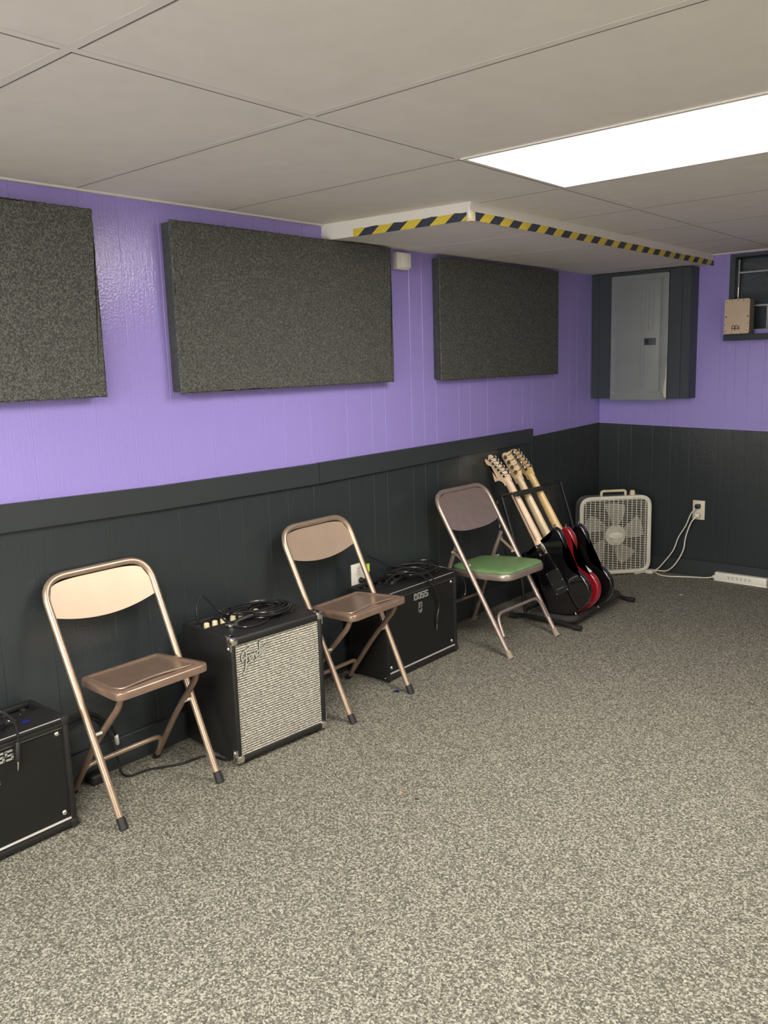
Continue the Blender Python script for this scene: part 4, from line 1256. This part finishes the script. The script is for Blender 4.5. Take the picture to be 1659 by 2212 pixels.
def guitar(name, loc, rot, sc, label, body_mats, neck_mat, head, tuners, stripe, neck_len, heel_round, cover):
    o = empty(name, loc, rot, label=label, cat='guitar')
    sp = [Vector((p.x * sc, p.y * sc)) for p in catmull([(a, b, 0) for a, b in BODY], 5, True)]
    f = lambda a, b, h: (a, h, b)
    TH_ = 0.044
    e = 0.010
    L = []
    for k in range(5):
        a = PI / 2 * k / 4
        L.append((inset(sp, e * (1 - math.sin(a))), -TH_ / 2 + e * (1 - math.cos(a))))
    for k in range(5):
        a = PI / 2 * k / 4
        L.append((inset(sp, e * (1 - math.cos(a))), TH_ / 2 - e * (1 - math.sin(a))))
    bm = bmesh.new()
    a_layers(bm, L, f)
    put('body', bm, body_mats, o)
    # front pickguard, bridge (seen only from the other side)
    pg = [Vector((a * sc, b * sc)) for a, b in ((.03, .375), (.09, .36), (.10, .28), (.07, .18), (-.02, .14), (-.10, .12), (-.11, .20), (-.08, .28), (-.07, .35), (-.03, .37))]
    slab('pickguard', round_outline([tuple(p) for p in pg], 0.02, 3), TH_ / 2 + 0.0005, TH_ / 2 + 0.003, 'white_plastic', o, f3=f)
    bm = bmesh.new(); a_box(bm, (-.040, TH_ / 2 + 0.001, .115 * sc), (.040, TH_ / 2 + 0.012, .150 * sc), 0.003); put('bridge', bm, 'chrome', o)
    # neck: D profile, tapering, with dark fretboard on the far side
    zh, zn = 0.428 * sc, neck_len
    bm = bmesh.new()
    rings = []
    ns = 14
    zs_ = [zh + (zn - zh) * i / ns for i in range(ns + 1)]
    for z in zs_:
        k = (z - zh) / (zn - zh)
        hw = 0.0300 + (0.0225 - 0.0300) * k
        dp = 0.022 + (0.019 - 0.022) * k
        if z < 0.480 * sc:
            dp += 0.004 * (1 - (z - zh) / (0.480 * sc - zh))
        y0_ = -0.004
        ring = [bm.verts.new((hw * math.cos(a), y0_ - dp * abs(math.sin(a)) ** 0.8, z)) for a in (PI + PI * j / 10 for j in range(11))]
        rings.append(ring)
    for A, B in zip(rings, rings[1:]):
        for j in range(10):
            bm.faces.new((A[j], A[j + 1], B[j + 1], B[j]))
        bm.faces.new((A[10], A[0], B[0], B[10]))
    bm.faces.new(rings[0]); bm.faces.new(rings[-1][::-1])
    put('neck', bm, neck_mat, o)
    if heel_round:
        hp = [Vector((0.0300 * math.cos(a), 0.402 * sc - 0.030 * math.sin(a))) for a in (PI * j / 12 for j in range(13))] + [Vector((-0.0298, 0.46 * sc)), Vector((0.0298, 0.46 * sc))]
        slab('neck_heel', hp, -0.010, -0.0315, neck_mat, o, edge=0.005, f3=f)
    box('fretboard', (-0.0270, -0.0042, 0.30 * sc), (0.0270, 0.0025, zn - 0.004), 'rosewood', o, bevel=0.001)
    for k in range(20):
        z = zn - (zn - 0.12 * sc) * (1 - 2 ** (-(k + 1) / 12.0)) 
        if z < 0.32 * sc: break
        box('fret', (-0.0255, 0.0024, z - 0.0012), (0.0255, 0.0040, z + 0.0012), 'satin', o, smooth=False)
    if stripe:
        bm = bmesh.new()
        a_tube(bm, [(0.0, -0.0245, 0.435 * sc), (0.0, -0.0262, 0.46 * sc), (0, -0.0255, 0.50 * sc), (0, -0.0235, zn - 0.08)], 0.0030, 6)
        put('skunk_stripe', bm, 'walnut', o, label='dark walnut stripe')
    # neck plate with four screws, and back cover
    box('neck_plate', (-0.028, -TH_ / 2 - 0.0025, 0.362 * sc), (0.028, -TH_ / 2 + 0.0005, 0.428 * sc), 'chrome' if not heel_round else 'plate_black', o, bevel=0.0012)
    for x in (-0.020, 0.020):
        for z in (0.371 * sc, 0.419 * sc):
            bm = bmesh.new(); a_dome(bm, (x, -TH_ / 2 - 0.0022, z), (0, -1, 0), 0.0048, 0.003, 8); put('neck_screw', bm, 'chrome', o)
    if cover:
        ol = round_outline([(-.045, .125), (.045, .125), (.045, .265), (-.045, .265)], 0.010, 3)
        slab('back_cover', ol, -TH_ / 2 + 0.0005, -TH_ / 2 - 0.0022, 'plate_black', o, f3=f, label='matt black back cover plate')
        for x in (-.038, .038):
            for z in (.133, .195, .257):
                bm = bmesh.new(); a_dome(bm, (x, -TH_ / 2 - 0.002, z), (0, -1, 0), 0.0035, 0.002, 8); put('cover_screw', bm, 'chrome', o)
        bm = bmesh.new()
        for k in range(6):
            a_cyl(bm, (-0.022 + k * 0.0088, -TH_ / 2 - 0.0018, .155), (-0.022 + k * 0.0088, -TH_ / 2 - 0.0026, .155), 0.0022, seg=6)
        put('string_holes', bm, 'satin', o)
    for x, z in ((0.0, 0.001),):
        bm = bmesh.new(); a_cyl(bm, (x, 0, z + 0.002), (x, 0, z - 0.012), 0.004, 0.0075, seg=10); put('strap_button', bm, 'chrome', o)
    bm = bmesh.new(); a_cyl(bm, (.133 * sc, 0, .472 * sc), (.140 * sc, 0, .486 * sc), 0.004, 0.0075, seg=10); put('strap_button', bm, 'chrome', o)
    # headstock
    hs = [Vector((a, b + zn)) for a, b in head]
    hs = [Vector((p.x, p.y)) for p in catmull([(v.x, v.y, 0) for v in hs], 3, True)]
    slab('headstock', hs, -0.018, -0.004, neck_mat, o, edge=0.002, f3=f)
    n_, za, zb, xa, xb, hb_ = tuners
    for k in range(n_):
        s = k / (n_ - 1)
        x, z = xa + (xb - xa) * s, zn + za + (zb - za) * s
        bm = bmesh.new()
        if n_ == 6:
            a_box(bm, (x - 0.014, -0.031, z - 0.0085), (x + 0.010, -0.0178, z + 0.0085), 0.0035)
        else:
            a_cyl(bm, (x, -0.0178, z), (x, -0.030, z), 0.014, 0.012, seg=14)
        tn = put('tuner', bm, 'chrome', o)
        bm = bmesh.new()
        ex = 0.030 if n_ == 6 else 0.058
        a_cyl(bm, (x, -0.022, z), (x + ex - 0.006, -0.022, z + 0.004), 0.0028, seg=8)
        r_ = 0.0085 if n_ == 6 else 0.014
        a_cyl(bm, (x + ex - 0.008, -0.022, z + 0.004), (x + ex + 0.008, -0.022, z + 0.005), 0.004, r_ * .7, seg=10)
        a_box(bm, (x + ex - 0.002, -0.0255, z + 0.004 - r_), (x + ex + 0.010, -0.0185, z + 0.004 + r_), 0.003)
        put('tuner_key', bm, 'chrome', tn)
        bm = bmesh.new(); a_cyl(bm, (x, -0.005, z), (x, 0.010, z), 0.0035, seg=8); put('string_post', bm, 'chrome', tn)
    return o

guitar('electric_guitar', (0.599, 4.135, 0.086), (0, math.radians(-31.0), 0), 1.0, 'nearest guitar in the stand, black gloss body with rectangular back cover and dark-striped maple neck',
       'gloss_black', 'maple_pink', HEAD_BIG, (6, .022, .144, .009, -.027, 0), True, 0.845, False, True)
guitar('bass_guitar', (0.597, 4.250, 0.073), (0, math.radians(-30.2), 0), 0.99, 'middle guitar in the stand, red edged body and four large open tuners',
       ['gloss_red'], 'maple', HEAD_BASS, (4, .032, .140, .012, -.006, 0), False, 0.850, True, False)
g3 = guitar('electric_guitar', (0.620, 4.370, 0.070), (0, math.radians(-30.8), 0), 1.0, 'farthest guitar in the stand, plain black body nearest the box fan with amber neck',
       'gloss_black', 'maple_gold', HEAD_SMALL, (6, .036, .157, .007, -.020, 0), False, 0.865, False, False)
# white jack plate on the edge of the red body
bg = [o_ for o_ in bpy.data.objects if o_.name.startswith('bass_guitar')][0]
jp = box('jack_plate', (-0.0015, -0.014, -0.043), (0.0025, 0.014, 0.043), 'white_plastic', bg, bevel=0.002, loc=(0.128, 0.004, 0.215), rot=(0, math.radians(-24), 0), label='white jack plate on the body edge')
bm = bmesh.new(); a_dome(bm, (0.0025, 0, 0.034), (1, 0, 0), 0.0035, 0.002, 8); put('plate_screw', bm, 'ink', jp)

# ------------------------------------------------------------------ breaker panel in its black box-out
EY = 5.484
o = empty('panel_surround', (0, YF, 1.206), label='black painted box-out around the grey breaker panel in the far corner', cat='enclosure')
ex = [0.001, 0.055, 0.150, 0.545, 0.630, 0.688]
bm = bmesh.new(); a_box(bm, (0.001, EY - YF + TH, 0.001), (0.687, -0.001, 0.834)); put('core', bm, 'navy_box', o, smooth=False)
for a_, b_ in zip(ex, ex[1:]):
    box('front_board', (a_ + 0.0008, EY - YF, 0), (b_ - 0.0008, EY - YF + TH, 0.835), 'navy_box', o, bevel=0.0015, seg=1, smooth=False)
o = empty('breaker_panel', (0.148, EY, 1.196), label='grey metal breaker panel cover with door and latch on the black box-out', cat='electrical panel')
out = round_outline([(0, 0), (0.397, 0), (0.397, 0.822), (0, 0.822)], 0.012, 4)
f = lambda a, b, h: (a, -h, b)
slab('cover', out, 0.0005, 0.010, 'breaker', o, edge=0.003, f3=f)
bm = bmesh.new()
fr = round_outline([(0.024, 0.045), (0.368, 0.045), (0.368, 0.795), (0.024, 0.795)], 0.008, 3)
a_layers(bm, [(fr, 0.008), (fr, 0.0125), (inset(fr, 0.006), 0.0130), (inset(fr, 0.009), 0.010)], f, cap0=False, cap1=False)
put('raised_border', bm, 'breaker', o)
box('door', (0.040, -0.0135, 0.062), (0.345, -0.009, 0.780), 'breaker', o, bevel=0.0015)
for x, z0, z1 in ((0.218, 0.10, 0.76), (0.240, 0.07, 0.77), (0.268, 0.46, 0.74), (0.300, 0.46, 0.72), (0.352, 0.06, 0.78)):
    box('pressed_rib', (x - 0.0022, -0.0160, z0), (x + 0.0022, -0.0130, z1), 'breaker', o, bevel=0.001, seg=1)
box('latch', (0.240, -0.0165, 0.362), (0.320, -0.0130, 0.408), 'breaker_dark', o, bevel=0.0012, label='dark recessed latch')
box('latch_slider', (0.250, -0.0185, 0.370), (0.272, -0.0160, 0.400), 'ink', o, bevel=0.0008)
for x in (0.018, 0.376):
    for z in (0.045, 0.395, 0.775):
        bm = bmesh.new(); a_dome(bm, (x, -0.0095, z), (0, -1, 0), 0.0055, 0.004, 10); put('screw', bm, 'chrome', o)
chip = [Vector(p) for p in ((0.396, 0.02), (0.396, 0.235), (0.391, 0.20), (0.388, 0.14), (0.380, 0.10), (0.376, 0.05), (0.384, 0.018))]
slab('paint_chip', chip, 0.0095, 0.0104, 'peel', o, f3=f, smooth=False, label='pale patch where paint has peeled')

# ------------------------------------------------------------------ small cajon on the sill
o = empty('cajon', (0.968, 5.555, 1.604), label='small birch box drum with a logo standing on the window sill', cat='drum')
out = round_outline([(-0.076, 0.003), (0.076, 0.003), (0.076, 0.214), (-0.076, 0.214)], 0.012, 4)
f = lambda a, b, h: (a, h, b)
slab('front_board', out, -0.052, -0.046, 'birch', o, edge=0.0012, f3=f)
box('shell', (-0.074, -0.0462, 0.001), (0.074, 0.052, 0.212), 'birch_side', o, bevel=0.005)
for x, z in ((-.062, .196), (-.030, .206), (.004, .207), (.038, .206), (.066, .196), (-.068, .060), (-.066, .020), (-.028, .009), (.026, .010), (.064, .022), (.067, .064)):
    cyl('screw', (x, -0.0515, z), (x, -0.0530, z), 0.0028, 'ink', o, seg=8)
for x in (-.064, .066):
    cyl('side_hole_plug', (x, -0.0515, 0.108), (x, -0.0530, 0.108), 0.0045, 'ink', o, seg=10)
f = lambda a, b, h: (a, h, b)
bm = bmesh.new()
def arch(x0, w, z0, h, n=8):
    pts = [(x0, z0)]
    for k in range(n + 1):
        a = PI - PI * k / n
        pts.append((x0 + w / 2 + w / 2 * math.cos(a), z0 + h - w / 2 + w / 2 * math.sin(a)))
    pts.append((x0 + w, z0))
    return pts
a_strokes(bm, [arch(-0.026, 0.0165, 0.026, 0.028), arch(-0.0075, 0.0165, 0.026, 0.028), [(-0.026, 0.036), (-0.0095, 0.036)], [(-0.0075, 0.036), (0.009, 0.036)],
               [(0.0175, 0.028), (0.0175, 0.052)]], 0.0038, -0.0515, -0.0530, f)
put('logo', bm, 'ink', o, smooth=False)

# ------------------------------------------------------------------ little things on the floor and amp
def scrap(name, loc, sz, mat, label, cat, rot=0.4):
    out = [Vector((sz * (1 + .3 * math.sin(3 * a + 1)) * math.cos(a), sz * .7 * (1 + .2 * math.cos(2 * a)) * math.sin(a))) for a in (2 * PI * k / 12 for k in range(12))]
    slab(name, out, 0.0, 0.003, mat, edge=0.001, loc=loc, rot=(0, 0, rot), label=label, cat=cat)
def pick(loc, rz, label):
    out = [Vector((0.014 * math.cos(a) * (1 - .25 * math.sin(a)), 0.015 * math.sin(a) - .002 * math.cos(2 * a))) for a in (2 * PI * k / 20 for k in range(20))]
    slab('guitar_pick', out, 0.0, 0.0014, 'blue', edge=0.0004, loc=loc, rot=(0, 0, rz), label=label, cat='guitar pick')
pick((0.386, 2.818, 0.0), 0.5, 'dark blue guitar pick on the carpet by a chair foot')
pick((0.205, 1.178, 0.3925), 1.2, 'blue guitar pick on top of the amplifier at the left edge')
scrap('litter_scrap', (1.063, 2.105, 0), 0.007, 'dark_scrap', 'tiny black scrap on the open carpet', 'litter')
scrap('litter_scrap', (0.993, 2.104, 0), 0.006, 'orange', 'tiny orange scrap on the open carpet', 'litter', 1.1)
scrap('litter_scrap', (0.829, 5.098, 0), 0.008, 'paper', 'tiny white scrap on the carpet before the power strip', 'litter', 0.2)
